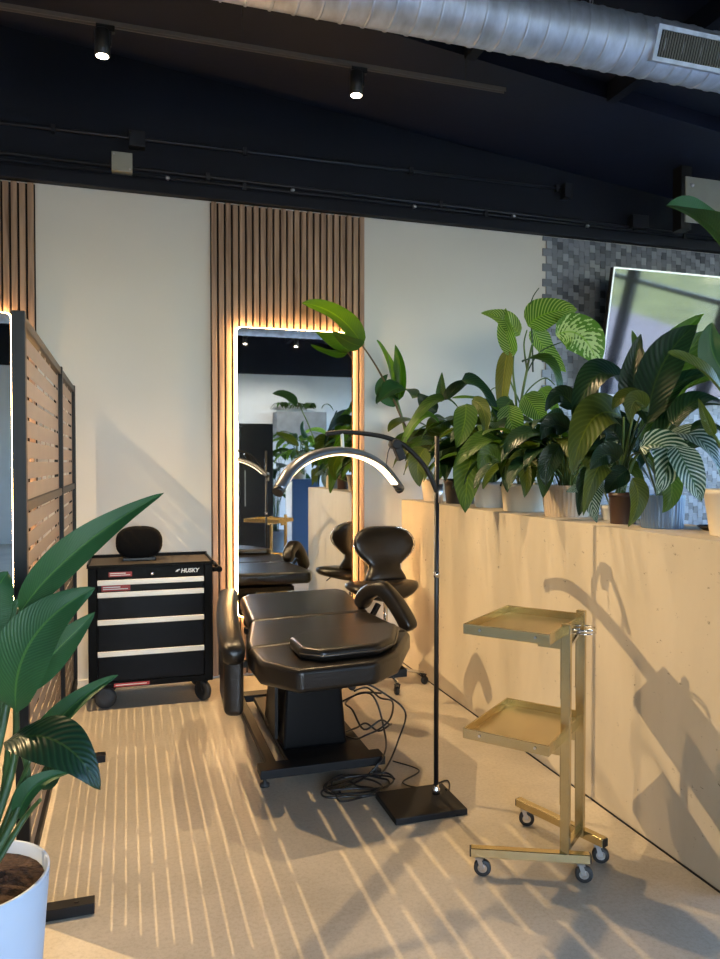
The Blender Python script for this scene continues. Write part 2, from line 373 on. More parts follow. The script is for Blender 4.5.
# ------------------------------------------------------------------ slatted wood panels + backlit mirrors
def slat_panel(x0, n, label):
    pitch = 1.075/23; t = thing('slatted_wood_panel', (x0, YW-.001, 0), label, 'wall panel')
    x1 = x0+n*pitch
    box((x0, YW-.010, .02), (x1, YW-.001, ZW-.012)).build('backing', M['wood_back'], t)
    s = MB()
    for i in range(n): s.box((x0+i*pitch+.006, YW-.034, .02), (x0+i*pitch+.0395, YW-.010, ZW-.010-.006*(i % 2)))
    s.build('slats', M['wood'], t, bevel=.0015, seg=1)
slat_panel(.537, 23, 'walnut slatted wood panel behind the mirror beside the half wall')
slat_panel(-1.61, 23, 'walnut slatted wood panel at the far left edge behind the perforated screen')
def rrect(x0, x1, z0, z1, r, n=5):
    out = []
    for cx, cz, a0 in ((x1-r, z1-r, 0), (x0+r, z1-r, 90), (x0+r, z0+r, 180), (x1-r, z0+r, 270)):
        for k in range(n+1):
            a = math.radians(a0+90*k/n); out.append((cx+r*math.cos(a), cz+r*math.sin(a)))
    return out
def mirror(x0, x1, z0, z1, label):
    t = thing('backlit_mirror', ((x0+x1)/2, YW-.035, z0), label, 'mirror')
    def slab(y0, y1, ins, r, sh=0):
        p = [(x+sh, z) for x, z in rrect(x0+ins, x1-ins, z0+ins, z1-ins, r)]; n = len(p); m = MB()
        vs = [(x, y0, z) for x, z in p]+[(x, y1, z) for x, z in p]
        m.add(vs, [list(range(n)), [n+i for i in range(n)][::-1]]+[(i, n+i, n+(i+1) % n, (i+1) % n) for i in range(n)]); return m
    slab(YW-.078, YW-.072, 0, .035).build('glass', M['mirror'], t)
    slab(YW-.072, YW-.064, .004, .035).build('back_plate', M['matte'], t)
    slab(YW-.064, YW-.046, -.005, .04, sh=(-.006 if x0 > 0 else .006)).build('light_strip', M['led'], t)
    slab(YW-.046, YW-.035, .03, .03).build('mount_box', M['matte'], t)
mirror(.702, 1.497, .42, 2.353, 'tall backlit mirror reflecting plants above the treatment bed')
mirror(-1.46, -.672, .42, 2.362, 'backlit mirror cut off by left picture edge behind the screen')

# ------------------------------------------------------------------ perforated metal screen
XS = -.325
t = thing('metal_privacy_screen', (XS, 3.8, 0), 'tall bronze metal privacy screen with rows of horizontal slots at left', 'screen')
ZT = 1.93
fr = MB()
for y in (2.56, 3.98, 4.92): fr.box((XS-.02, y, .05), (XS+.02, y+.04, ZT))
for a, b in ((2.60, 3.98), (4.02, 4.92)):
    for z in (.07, ZT-.04, 1.29): fr.box((XS-.015, a, z), (XS+.015, b, z+.035))
fr.build('frame', M['frame'], t, bevel=.002, seg=1)
rs = random.Random(11)
for (a, b) in ((2.60, 3.98), (4.02, 4.92)):
    for (z0, z1) in ((.105, 1.29), (1.325, ZT-.04)):
        p = MB(); rows = max(1, round((z1-z0)/.067)); ph = (z1-z0)/rows; sl = .0125
        for r_ in range(rows):
            zz = z0+r_*ph
            p.box((XS-.0008, a, zz), (XS+.0008, b, zz+ph-sl))
            y = a; first = True
            y = a+rs.uniform(.02, .16) if True else a
            p.box((XS-.0008, a, zz+ph-sl), (XS+.0008, y, zz+ph))
            while y < b:
                ln = rs.choice((.16, .24, .34, .44)); y2 = min(y+ln, b-.02)
                y3 = min(y2+rs.uniform(.03, .05), b)
                if y2 < y: y2 = y
                p.box((XS-.0008, y2, zz+ph-sl), (XS+.0008, y3, zz+ph)); y = y3
                if b-y < .08: p.box((XS-.0008, y, zz+ph-sl), (XS+.0008, b, zz+ph)); break
        p.build('slotted_panel', M['screen'], t)
for y in (2.53, 3.80, 4.85):
    f_ = MB().box((XS-.24, y-.025, 0), (XS+.215, y+.025, .035)); f_.box((XS-.02, y-.02, .035), (XS+.02, y+.06, .07))
    f_.cyl((XS+.16, y, .035), (XS+.16, y, .038), .009, 10)
    f_.build('foot', M['frame'], t, bevel=.002, seg=1)

# ------------------------------------------------------------------ tool cabinet
tx0, tx1, ty0, ty1 = -.222, .490, 4.555, 4.965
t = thing('rolling_tool_cabinet', (.134, 4.76, 0), 'black rolling tool cabinet with four bright drawer pulls by the wall', 'tool cabinet')
bd = MB()
bd.box((tx0, ty0+.015, .13), (tx1, ty1, .838))
bd.build('body', M['toolbox'], t, bevel=.006)
tp = MB(); tp.box((tx0-.006, ty0-.004, .838), (tx1+.006, ty1, .848))
for a, b in (((tx0-.006, ty0-.004, .848), (tx1+.006, ty0+.008, .856)), ((tx0-.006, ty1-.012, .848), (tx1+.006, ty1, .870)), ((tx0-.006, ty0+.008, .848), (tx0+.006, ty1-.012, .862)), ((tx1-.006, ty0+.008, .848), (tx1+.006, ty1-.012, .862))): tp.box(a, b)
tp.build('top_tray', M['toolbox'], t, bevel=.002, seg=1)
box((tx0+.008, ty0+.01, .848), (tx1-.008, ty1-.014, .851)).build('top_mat', mat('top_mat', (.055, .045, .035), .7, var=.15, scale=40), t)
for a in (tx0, tx1-.05): box((a, ty0, .13), (a+.05, ty0+.015, .838)).build('corner_post', M['toolbox'], t, bevel=.004)
zs = [.775, .695, .575, .375][0:0]
draw = [(.698, .762), (.538, .690), (.352, .530), (.170, .344)]
for i, (za, zb) in enumerate(draw):
    d = box((tx0+.054, ty0+.002, za), (tx1-.054, ty0+.02, zb)).build('drawer', M['gloss'], t, bevel=.003)
    hl = MB(); hl.box((tx0+.052, ty0-.014, zb-.018), (tx1-.052, ty0+.004, zb+.006)); hl.box((tx0+.052, ty0-.014, zb-.024), (tx1-.052, ty0-.009, zb-.016))
    hl.build('pull', M['alum'], d, bevel=.003)
    if i == 0: 
        s_ = box((tx0+.075, ty0-.0005, za+.004), (tx0+.235, ty0+.001, za+.038)).build('warning_label', M['red'], d)
        w_ = MB(); w_.box((tx0+.083, ty0-.0012, za+.024), (tx0+.18, ty0-.0004, za+.030)); w_.box((tx0+.083, ty0-.0012, za+.013), (tx0+.222, ty0-.0004, za+.018)); w_.build('warning_print', M['white'], d)
hp = box((tx0+.05, ty0+.004, .770), (tx1-.05, ty0+.02, .838)).build('header_panel', M['toolbox'], t, bevel=.003)
box((tx0+.115, ty0+.001, .785), (tx0+.245, ty0+.004, .812)).build('warning_label', M['red'], hp)
w_ = MB(); w_.box((tx0+.122, ty0-.0002, .802), (tx0+.21, ty0+.0012, .807)); w_.box((tx0+.122, ty0-.0002, .792), (tx0+.235, ty0+.0012, .796)); w_.build('warning_print', M['white'], hp)
lk = MB(); lk.lathe((tx0+.36, ty0, .797), [(0, -.012), (.007, -.012), (.011, -.006), (.012, .004)], 20, 'y'); lk.build('lock', M['chrome'], hp)
def text(body, size, loc, name, m, parent, extr=.001, shear=0):
    cu = bpy.data.curves.new(name, 'FONT'); cu.body = body; cu.size = size; cu.extrude = extr; cu.shear = shear; cu.offset = .0012*size/.03
    o = bpy.data.objects.new(name, cu); dg = bpy.context.evaluated_depsgraph_get()
    C.objects.link(o); dg.update(); me = bpy.data.meshes.new_from_object(o.evaluated_get(dg)); bpy.data.objects.remove(o)
    R_ = Matrix.Rotation(PI/2, 4, 'X'); me.transform(R_); me.materials.clear(); me.materials.append(m)
    q = bpy.data.objects.new(name, me); C.objects.link(q); q.parent = parent; q.location = V(loc)-world_loc(parent); return q
text('HUSKY', .033, (tx0+.525, ty0+.003, .794), 'brand_lettering', M['white'], hp, shear=.2)
dg_ = MB(); dg_.add([(tx0+.492, ty0+.0025, .800), (tx0+.507, ty0+.0025, .800), (tx0+.512, ty0+.0025, .807), (tx0+.522, ty0+.0025, .811), (tx0+.517, ty0+.0025, .817), (tx0+.502, ty0+.0025, .811)], [(0,1,2,3,4,5)]); dg_.build('brand_emblem', M['white'], hp)
box((tx0+.045, ty0-.001, .132), (tx1-.04, ty0+.016, .165)).build('bottom_rail', M['toolbox'], t, bevel=.003)
r_ = box((tx0+.14, ty0-.003, .138), (tx0+.34, ty0-.0005, .158)).build('warning_label', M['red'], t)
box((tx0+.15, ty0-.004, .146), (tx0+.325, ty0-.0028, .150)).build('warning_print', M['white'], r_)
hd = MB(); hx = tx1+.045
hd.tube([(tx1, ty0+.04, .80), (hx, ty0+.04, .80), (hx, ty0+.05, .80), (hx, ty1-.06, .80), (hx, ty1-.05, .80), (tx1, ty1-.05, .80)], .014, 14); hd.lathe((hx, ty0+.025, .80), [(0, 0), (.018, 0), (.018, .03), (0, .03)], 18, 'y')
hd.build('push_handle', M['gloss'], t)
def caster(px, py, r, zt, parent, ang=0, m=None, hub=None, w=.024, name='caster'):
    c = MB(); ca, sa = math.cos(ang), math.sin(ang)
    ax = V((sa, ca, 0)); ofs = V((ca, -sa, 0))*r*.35
    ctr = V((px, py, r))+ofs
    c.bar((px, py, zt), (px, py, zt-.006), .05 if r > .04 else .022, .05 if r > .04 else .022)
    for s_ in (-1, 1):
        c.bar(V((px, py, zt-.006))+ax*s_*(w/2+.004), ctr+ax*s_*(w/2+.004), .003, r*.5, up=ofs.normalized())
    c.bar(V((px, py, zt-.004))-ax*(w/2+.006), V((px, py, zt-.004))+ax*(w/2+.006), r*.9, .006)
    o = c.build(name, m or M['steel'], parent)
    wh = MB(); n = 24; a1 = V((0, 0, 1)); a2 = ax.cross(a1)
    prof = [(r*.55, -w/2), (r*.9, -w/2), (r, -w/2*.6), (r, w/2*.6), (r*.9, w/2), (r*.55, w/2)]
    vs = [ctr+(a1*math.cos(2*PI*k/n)+a2*math.sin(2*PI*k/n))*rr+ax*h for rr, h in prof for k in range(n)]
    wh.add(vs, [(i*n+k, i*n+(k+1) % n, (i+1)*n+(k+1) % n, (i+1)*n+k) for i in range(5) for k in range(n)], True)
    wh.build('wheel', M['rubber'], o)
    h = MB(); h.cyl(ctr-ax*(w/2-.001), ctr+ax*(w/2-.001), r*.62, 24); h.cyl(ctr-ax*(w/2+.003), ctr+ax*(w/2+.003), r*.2, 12)
    h.build('wheel_hub', hub or M['black'], o)
    return o
for (x, y, r, an) in ((tx0+.07, ty0+.06, .062, 0), (tx1-.07, ty0+.06, .062, .9), (tx0+.07, ty1-.06, .062, 0), (tx1-.07, ty1-.06, .062, .5)):
    caster(x, y, r, .13, t, an, M['black'], M['black'], .032)

# speaker on top of the cabinet: rounded capsule with cloth front
t = thing('portable_speaker', (.068, 4.77, .851), 'black rounded wireless speaker standing on the tool cabinet', 'speaker')
def capsule(cx, cz, w, h, y0, y1, n=40, p=2.6):
    prof = []
    out = []
    for k in range(n):
        a = 2*PI*k/n; c, s = math.cos(a), math.sin(a)
        out.append((cx+w/2*abs(c)**(2/p)*(1 if c >= 0 else -1), cz+h/2*abs(s)**(2/p)*(1 if s >= 0 else -1)))
    rings = [(y0, .80), (y0+.008, .92), (y0+.025, 1), (y1-.025, 1), (y1-.008, .92), (y1, .80)]
    m = MB(); vs = [(cx+(x-cx)*k, y, cz+(z-cz)*k) for y, k in rings for x, z in out]
    fs = [(i*n+k, (i+1)*n+k, (i+1)*n+(k+1) % n, i*n+(k+1) % n) for i in range(5) for k in range(n)]
    m.add(vs, fs+[list(range(n)), [5*n+k for k in range(n)][::-1]], True); return m
capsule(.068, .964, .275, .192, 4.71, 4.83).build('shell', M['speaker'], t)
capsule(.068, .964, .262, .180, 4.829, 4.85).build('rear_cover', M['brown'], t)
b_ = MB(); b_.box((-.03, 4.735, .851), (.166, 4.805, .872)); b_.build('base', M['black'], t, bevel=.004)

# ------------------------------------------------------------------ treatment bed
t = thing('treatment_bed', (.90, 3.75, 0), 'black leather treatment bed with padded headrest in front of the mirror', 'bed')
f_ = MB()
f_.box((.555, 3.24, .045), (1.14, 3.34, .085)); f_.box((.545, 4.33, .045), (1.15, 4.42, .085))
f_.box((.70, 3.34, .045), (1.10, 4.33, .075)); f_.box((.60, 3.34, .045), (.645, 4.33, .080))
f_.build('base_frame', M['matte'], t, bevel=.004)
for x in (.58, 1.11):
    for y in (3.28, 4.38): MB().lathe((x, y, 0), [(0, 0), (.022, 0), (.022, .012), (.008, .02), (.008, .046)], 18).build('levelling_foot', M['rubber'], t)
c_ = MB(); 
c_.add([(.70,3.46,.075),(1.02,3.46,.075),(1.02,3.98,.075),(.70,3.98,.075),(.73,3.50,.50),(.99,3.50,.50),(.99,3.92,.50),(.73,3.92,.50)], [(0,3,2,1),(4,5,6,7),(0,1,5,4),(1,2,6,5),(2,3,7,6),(3,0,4,7)])
c_.build('lift_column', M['gloss'], t, bevel=.018, seg=4)
pl = MB(); pl.box((.68, 3.56, .10), (.695, 3.72, .50)); pl.build('column_rail', M['frame'], t)
uf = MB(); uf.box((.66, 3.12, .485), (1.20, 4.45, .52)); uf.box((.62, 3.5, .50), (1.25, 3.56, .53)); uf.box((.62, 4.1, .50), (1.25, 4.16, .53)); uf.build('upper_frame', M['matte'], t)
mo = MB(); mo.cyl((.85, 3.95, .25), (.92, 4.28, .12), .032, 16); mo.box((.80, 3.99, .10), (.96, 4.12, .28)); mo.build('lift_motor', M['black'], t, bevel=.004)
def pad(name, poly, z0, z1, r=.03, m=None, tilt=None, parent=None, seg=5):
    b = MB().prism(poly, z0, z1)
    if tilt:
        (ty, k) = tilt
        for v in b.v: v.z += (v.y-ty)*k
    return b.build(name, m or M['leather'], parent or t, bevel=r, seg=seg)
zt = .635
pad('leg_cushion', [(.60, 3.83), (1.275, 3.90), (1.325, 4.50), (1.29, 4.60), (.70, 4.56), (.645, 4.47)], .545, zt, .028, tilt=(3.85, .015))
pad('seat_cushion', [(.505, 3.26), (1.31, 3.37), (1.30, 3.50), (1.265, 3.885), (.602, 3.82), (.515, 3.40)], .535, zt, .026)
pad('head_cushion', [(.515, 3.045), (.645, 2.87), (.985, 2.90), (1.125, 3.02), (1.315, 3.375), (1.30, 3.42), (.505, 3.31)], .528, .628, .028)
pw = pad('headrest_pillow', [(.68, 3.02), (.76, 2.945), (1.02, 2.975), (1.12, 3.07), (1.235, 3.33), (1.19, 3.39), (.76, 3.31), (.675, 3.21)], .628, .682, .024)
sp_ = MB(); pp = [(.676,3.02), (.76,2.941), (1.022,2.971), (1.124,3.07), (1.239,3.33)]; sp_.tube([(x, y, .655) for x, y in pp], .0035, 8); sp_.build('piping', M['leather_line'], pw)
# padded arm on the left, its box hanging beside the bed
def blob(name, pts, rx, rz, parent, m=None):
    """rounded pad swept along pts: superellipse section rx (sideways) x rz (up)"""
    b = MB(); pts = spline(pts, 6); n = 20; m_ = len(pts); vs = []
    for i, p in enumerate(pts):
        d = (pts[min(i+1, m_-1)]-pts[max(i-1, 0)]).normalized(); a = d.cross(V((0, 0, 1))).normalized(); u = a.cross(d)
        e = min(i, m_-1-i)/(m_*.12); k = math.sqrt(max(0, 1-(1-min(1, e))**2))*.75+.25
        for j in range(n):
            c, s = math.cos(2*PI*j/n), math.sin(2*PI*j/n)
            vs.append(p+a*rx*k*abs(c)**.6*(1 if c > 0 else -1)+u*rz*k*abs(s)**.6*(1 if s > 0 else -1))
    fs = [(i*n+k, i*n+(k+1) % n, (i+1)*n+(k+1) % n, (i+1)*n+k) for i in range(m_-1) for k in range(n)]
    b.add(vs, fs+[list(range(n))[::-1], [(m_-1)*n+k for k in range(n)]], True)
    return b.build(name, m or M['leather'], parent)
ar = blob('armrest', [(.435, 3.16, .615), (.435, 3.35, .665), (.475, 3.75, .70), (.53, 4.12, .70), (.54, 4.2, .69)], .052, .050, t)
pad('arm_box', [(.40, 3.27), (.485, 3.25), (.50, 3.60), (.42, 3.62)], .33, .62, .03, M['leather'])
b_ = MB(); b_.bar((.46, 3.5, .5), (.62, 3.5, .5), .03, .03); b_.build('arm_bracket', M['matte'], t)
ar2 = blob('armrest', [(1.25, 3.98, .64), (1.275, 3.93, .72), (1.33, 3.86, .76), (1.385, 3.81, .70), (1.43, 3.75, .61), (1.45, 3.72, .545)], .048, .042, t)
MB().bar((1.24, 3.9, .51), (1.34, 3.93, .66), .03, .02).build('arm_bracket', M['matte'], t)
# cables
def cable(pts, r, label, parent=None):
    m = MB().tube(spline(pts, 7), r, 6); return m
cr = random.Random(5)
cb = MB()
def loop(cx, cy, z, rx, ry, turns, a0, r=.0045, zz=.02):
    pts = []
    for k in range(int(turns*9)):
        a = a0+2*PI*k/9; q = 1+cr.uniform(-.25, .2)
        pts.append(V((cx+rx*q*math.cos(a)+cr.uniform(-.02, .02), cy+ry*q*math.sin(a), max(.006, z+zz*math.sin(a*.5+a0)+cr.uniform(0, zz)))))
    return pts
cb.tube(spline(loop(.98, 3.13, .012, .15, .08, 2.6, 0, zz=.012), 6), .0045, 6)
cb.tube(spline(loop(.92, 3.08, .02, .12, .10, 2.0, 1.5, zz=.015), 6), .0045, 6)
cb.tube(spline(loop(1.14, 3.50, .12, .10, .16, 2.4, .6, zz=.09), 6), .005, 6)
cb.tube(spline([(1.0, 3.6, .30), (1.10, 3.5, .36), (1.22, 3.45, .30), (1.30, 3.4, .22), (1.27, 3.42, .08), (1.2, 3.35, .01), (1.1, 3.2, .008)], 8), .005, 6)
cb.tube(spline([(1.0, 3.62, .22), (1.15, 3.5, .30), (1.20, 3.42, .12), (1.12, 3.22, .09), (1.02, 3.2, .012), (.9, 3.14, .008), (.88, 3.1, .008)], 8), .005, 6)
tag(cb.build('cable_bundle', M['black'], origin=(1.05, 3.2, 0)), 'tangled black power cables heaped at the bed base', 'cable')
cb = MB().tube(spline([(1.22, 3.36, .0055), (1.30, 3.22, .0055), (1.18, 3.12, .0055), (1.25, 3.04, .0055), (1.38, 3.08, .0055), (1.345, 2.98, .0055), (1.31, 2.935, .034)], 8), .0035, 6)
tag(cb.build('lamp_cord', M['black'], origin=(1.25, 3.1, 0)), 'thin black cord running across the floor to the lamp base', 'cord')

# ------------------------------------------------------------------ stool with saddle seat
t = thing('saddle_stool', (1.61, 4.60, 0), 'black leather saddle stool with low backrest on casters behind the bed', 'stool')
cx, cy = 1.61, 4.58
def saddle():
    m = MB(); nr = 10; na = 36; rows = []
    for i in range(nr+1):
        rr = i/nr; row = []
        for k in range(na):
            a = 2*PI*k/na; c, s = math.cos(a), math.sin(a)
            R_ = .215*(1+.10*math.cos(2*a)); x = R_*rr*c*1.03; y = R_*rr*s*.92
            z = .035*abs(c)**1.5*rr*rr+.02*(1-rr*rr)-.02*(1 if s < 0 else .2)*rr*rr*abs(s)
            e = .022*(rr**6)
            row.append(V((cx-.025+x, cy+y, .655+z-e)))
        rows.append(row)
    vs = [p for r in rows for p in r]
    bot = [V((cx-.025+(p.x-cx+.025)*.93, cy+(p.y-cy)*.93, p.z-.045)) for p in rows[-1]]
    lip = [V((cx-.025+(p.x-cx+.025)*1.015, cy+(p.y-cy)*1.015, p.z-.022)) for p in rows[-1]]
    vs += lip+bot
    fs = [(i*na+k, i*na+(k+1) % na, (i+1)*na+(k+1) % na, (i+1)*na+k) for i in range(nr+2) for k in range(na)]
    fs.append([(nr+2)*na+k for k in range(na)]); m.add(vs, fs, True); return m
saddle().build('seat', M['leather'], t)
# backrest: wide oval on top flowing into a narrow waist and hump on the seat
b = MB(); prof = [(.66, .15, .06), (.70, .135, .07), (.745, .11, .06), (.775, .11, .05), (.81, .15, .04), (.85, .19, .04), (.90, .212, .042), (.945, .205, .04), (.985, .175, .036), (1.008, .13, .028), (1.02, .07, .014)]
nb = 28; vs = []
for z, w, d in prof:
    yb = cy+.10+(z-.7)*.22
    for k in range(nb):
        a = 2*PI*k/nb; c, s = math.cos(a), math.sin(a)
        x = w*abs(c)**.8*(1 if c > 0 else -1); vs.append((cx+.03+x, yb+d*abs(s)**.8*(1 if s > 0 else -1)-.5*x*x*1.6, z))
b.add(vs, [(i*nb+k, i*nb+(k+1) % nb, (i+1)*nb+(k+1) % nb, (i+1)*nb+k) for i in range(len(prof)-1) for k in range(nb)]+[list(range(nb))[::-1], [(len(prof)-1)*nb+k for k in range(nb)]], True)
br_ = b.build('backrest', M['leather'], t)
rim = MB(); pts = [(cx+.03+sg*(w+.004), cy+.10+(z-.7)*.22-.8*w*w-.006, z) for sg in (-1,) for z, w, d in prof[3:]]+[(cx+.03+(w+.004), cy+.10+(z-.7)*.22-.8*w*w-.006, z) for z, w, d in prof[3:][::-1]]
rim.tube(spline(pts, 3), .004, 6); rim.build('piping', M['chrome'], br_)
g = MB(); g.lathe((cx, cy, 0), [(0, .62), (.06, .62), (.05, .60), (.014, .60), (.014, .36), (.026, .36), (.026, .10), (.03, .08), (0, .08)], 20); g.build('gas_lift', M['chrome'], t)
lv = MB().tube([(cx-.02, cy-.02, .60), (cx-.13, cy-.10, .58), (cx-.16, cy-.12, .55)], .005, 8); lv.build('height_lever', M['black'], t)
for k in range(5):
    a = math.radians(-92+72*k); e = V((cx+.25*math.cos(a), cy+.25*math.sin(a), .075))
    l = MB().tube([(cx+.02*math.cos(a), cy+.02*math.sin(a), .10), (cx+.12*math.cos(a), cy+.12*math.sin(a), .095), e], [.017, .014, .010], 10); l.build('base_arm', M['chrome'], t)
    caster(e.x, e.y, .026, .07, t, a, M['black'], M['black'], .022)

# ------------------------------------------------------------------ half moon lamp
t = thing('half_moon_floor_lamp', (1.17, 2.89, 0), 'black half moon floor lamp with glowing arch and square base', 'floor lamp')
box((1.015, 2.76, 0), (1.33, 3.02, .026)).build('base_plate', M['matte'], t, bevel=.003)
LX, LY = 1.262, 2.93
MB().lathe((LX, LY, .026), [(0, 0), (.018, 0), (.018, .02), (.012, .028), (.012, .04), (0, .04)], 18).build('base_collar', M['chrome'], t)
MB().tube([(LX, LY, .03), (LX, LY, 1.565)], .0105, 14).build('pole', M['black'], t)
MB().tube([(LX, LY, .96), (LX, LY, .985)], .0125, 14).build('pole_joint', M['chrome'], t)
Z = lambda x, y: atY(x, y, LY)
pole_j = MB().tube([Z(439.5, 484), Z(439.5, 503)], .0155, 14); pole_j.build('height_clamp', M['steel'], t)
arm_pts = spline([Z(438, 495), Z(425, 467), Z(405, 446), Z(388, 438), Z(368, 434), Z(345, 432), Z(326, 434)], 6)
am = MB().tube(arm_pts, .010, 10); am.build('arched_arm', M['matte'], t)
jt = MB(); p = Z(397, 449); jt.bar(p+V((-.012, 0, .035)), p+V((.022, 0, -.045)), .034, .034); jt.tube([p+V((-.01, -.03, .02)), p+V((-.01, .03, .02))], .02, 14); jt.build('arm_joint', M['matte'], t, bevel=.003)
cn = MB().tube([Z(342, 433), Z(343, 452)], .007, 10); cn.build('hanger', M['white'], t)
bulge = MB().tube([Z(393, 440), Z(388, 452), Z(386, 465), Z(392, 476)], .0025, 6); bulge.build('cord', M['black'], t)
ZR = lambda x, y: atY(x, y, 2.93+(x-340)/60*.33)
rp = spline([ZR(279, 490), ZR(290, 472), ZR(307, 459), ZR(330, 452.5), ZR(352, 453), ZR(372, 460), ZR(386, 471), ZR(399, 488)], 5)
ringm = MB(); n = 16; vs = []; ctr = ZR(338, 520); rax = (rp[-1]-rp[0]).cross(V((0, 0, 1))).normalized()
for i, p in enumerate(rp):
    d = (rp[min(i+1, len(rp)-1)]-rp[max(i-1, 0)]).normalized(); a = rax; u = a.cross(d).normalized()
    if u.dot(p-ctr) < 0: u = -u
    for j in range(n):
        c, s = math.cos(2*PI*j/n), math.sin(2*PI*j/n); vs.append(p+a*.025*c+u*(.022*s if s > 0 else .012*s))
ringm.add(vs, [(i*n+k, i*n+(k+1) % n, (i+1)*n+(k+1) % n, (i+1)*n+k) for i in range(len(rp)-1) for k in range(n)]+[list(range(n)), [(len(rp)-1)*n+k for k in range(n)]], True)
ringm.build('arch_housing', mat('lamp_housing', (.16, .17, .19), .3, metal=.7), t)
df = MB(); vs = []
rq = rp[3:-2]
for i, p in enumerate(rq):
    d = (rq[min(i+1, len(rq)-1)]-rq[max(i-1, 0)]).normalized(); u = rax.cross(d).normalized()
    if u.dot(ctr-p) < 0: u = -u
    for yy, k in ((-.019, .009), (-.013, .0145), (.013, .0145), (.019, .009)): vs.append(p+u*k+rax*yy)
df.add(vs, [(i*4+k, i*4+k+1, (i+1)*4+k+1, (i+1)*4+k) for i in range(len(rq)-1) for k in range(3)], True)
df.build('light_diffuser', M['led_ring'], t)
for q_ in (0, -1):
    p = rp[q_]; e = MB(); dd = (rp[q_]-rp[q_+1 if q_ == 0 else q_-1]).normalized(); e.tube([p-dd*.004, p+dd*.014], .021, 14); e.build('end_cap', M['black'], t)

# ------------------------------------------------------------------ brass trolley
P1 = V((1.442, 2.220, 0)); P2 = V((1.573, 2.328, 0)); u_ = (P2-P1).normalized(); v_ = V((-u_.y, u_.x, 0))
t = thing('brass_trolley', (P1+P2)/2, 'brass two-tier trolley on small casters in front of the half wall', 'trolley')
def T(u, v, z): return P1+u_*u+v_*v+V((0, 0, z))
w0 = (P2-P1).length
MB().bar(T(0, 0, .085), T(0, 0, .895), .032, .024, up=u_).build('post', M['gold'], t, bevel=.002, seg=1)
MB().bar(T(w0, 0, .085), T(w0, 0, .915), .032, .024, up=u_).build('post', M['gold'], t, bevel=.002, seg=1)
for (a, b) in ((T(-.145, .29, .085), T(.035, -.075, .085)), (T(w0+.14, .29, .085), T(w0+.0, -.09, .085))):
    l = MB().bar(a, b, .03, .032).build('base_leg', M['gold'], t, bevel=.002, seg=1)
    d = (b-a).normalized()
    k_ = MB().bar(a-d*.004, a, .026, .028); k_.bar(b, b+d*.004, .026, .028); k_.build('end_plug', M['black'], l)
    for p in (a+d*.03, b-d*.03): caster(p.x, p.y, .030, .069, t, .5 if p is not None else 0, M['steel'], M['chrome'], .02)
MB().bar(T(0, 0, .11), T(w0, 0, .11), .02, .02).build('cross_bar', M['gold'], t)
MB().bar(T(0, -.0, .80), T(w0, 0, .845), .010, .010).build('cross_rod', M['chrome'], t)
for zt_, dz in ((.856, 0), (.485, 0)):
    uu0, uu1, v0, v1 = -.135, .262, .018, .318
    tr_ = MB(); th = .004; hh = .028
    def quad(ua, ub, va, vb, za, zb):
        vs = [T(u, v, z) for z in (za, zb) for u, v in ((ua, va), (ub, va), (ub, vb), (ua, vb))]
        tr_.add(vs, [(0,3,2,1),(4,5,6,7),(0,1,5,4),(1,2,6,5),(2,3,7,6),(3,0,4,7)])
    quad(uu0, uu1, v0, v1, zt_-.004, zt_)
    tray = tr_.build('tray', M['goldtray'], t)
    tr_ = MB()
    quad(uu0, uu1, v0-.006, v0, zt_-.008, zt_+hh); quad(uu0, uu1, v1, v1+.006, zt_-.008, zt_+hh)
    quad(uu0-.006, uu0, v0-.006, v1+.006, zt_-.008, zt_+hh); quad(uu1, uu1+.006, v0-.006, v1+.006, zt_-.008, zt_+hh)
    tr_.build('tray_rim', M['gold'], tray, bevel=.001, seg=1)
    for u in (.0, w0):
        tr_ = MB(); quad(u-.006, u+.006, .012, .10, zt_-.05, zt_-.008); quad(u-.010, u+.010, .012, .018, zt_-.22, zt_-.0)
        tr_.build('tray_bracket', M['gold'], tray)
    for vv in (.26, .06): q = T(uu0-.007, vv, zt_+.012); MB().cyl(q, q-u_*.003, .005, 10).build('rivet', M['chrome'], tray)
rg = MB(); c0 = T(w0*.72, -.02, .86); rg.tube([c0+V((.045*math.cos(a), .045*math.sin(a), 0)) for a in [2*PI*k/24 for k in range(24)]], .004, 8, closed=True); c1 = c0+V((0, 0, -.012)); rg.tube([c1+V((.045*math.cos(a), .045*math.sin(a), 0)) for a in [2*PI*k/24 for k in range(24)]], .003, 8, closed=True)
rg.build('tool_ring', M['chrome'], t)

# ------------------------------------------------------------------ television on the tiled wall
tilt = math.radians(11)
t = thing('wall_television', (4.4, 4.95, 2.0), 'large wall television tilted downward and reflecting the street', 'television')
Rt = Matrix.Rotation(tilt, 3, 'X'); pv = V((4.4, 4.86, 1.965))
def tvbox(a, b, name, m, **k):
    mb = MB().box(a, b)
    for v in mb.v: v[:] = pv + Rt @ (v-pv)
    return mb.build(name, m, t, **k)
W0, W1, Z0, Z1 = 3.42, 5.10, 1.965, 2.905
tvbox((W0, 4.86, Z0), (W1, 4.90, Z1), 'housing', M['matte'])
tvm = bpy.data.materials.new('tv_glass'); tvm.use_nodes = True; b_ = tvm.node_tree.nodes['Principled BSDF']; b_.inputs['Base Color'].default_value = (.006, .006, .008, 1); b_.inputs['Roughness'].default_value = .05; b_.inputs['Specular IOR Level'].default_value = 1.0; b_.inputs['IOR'].default_value = 1.9
tvbox((W0+.008, 4.857, Z0+.012), (W1-.008, 4.86, Z1-.008), 'screen', tvm)
bz = MB()
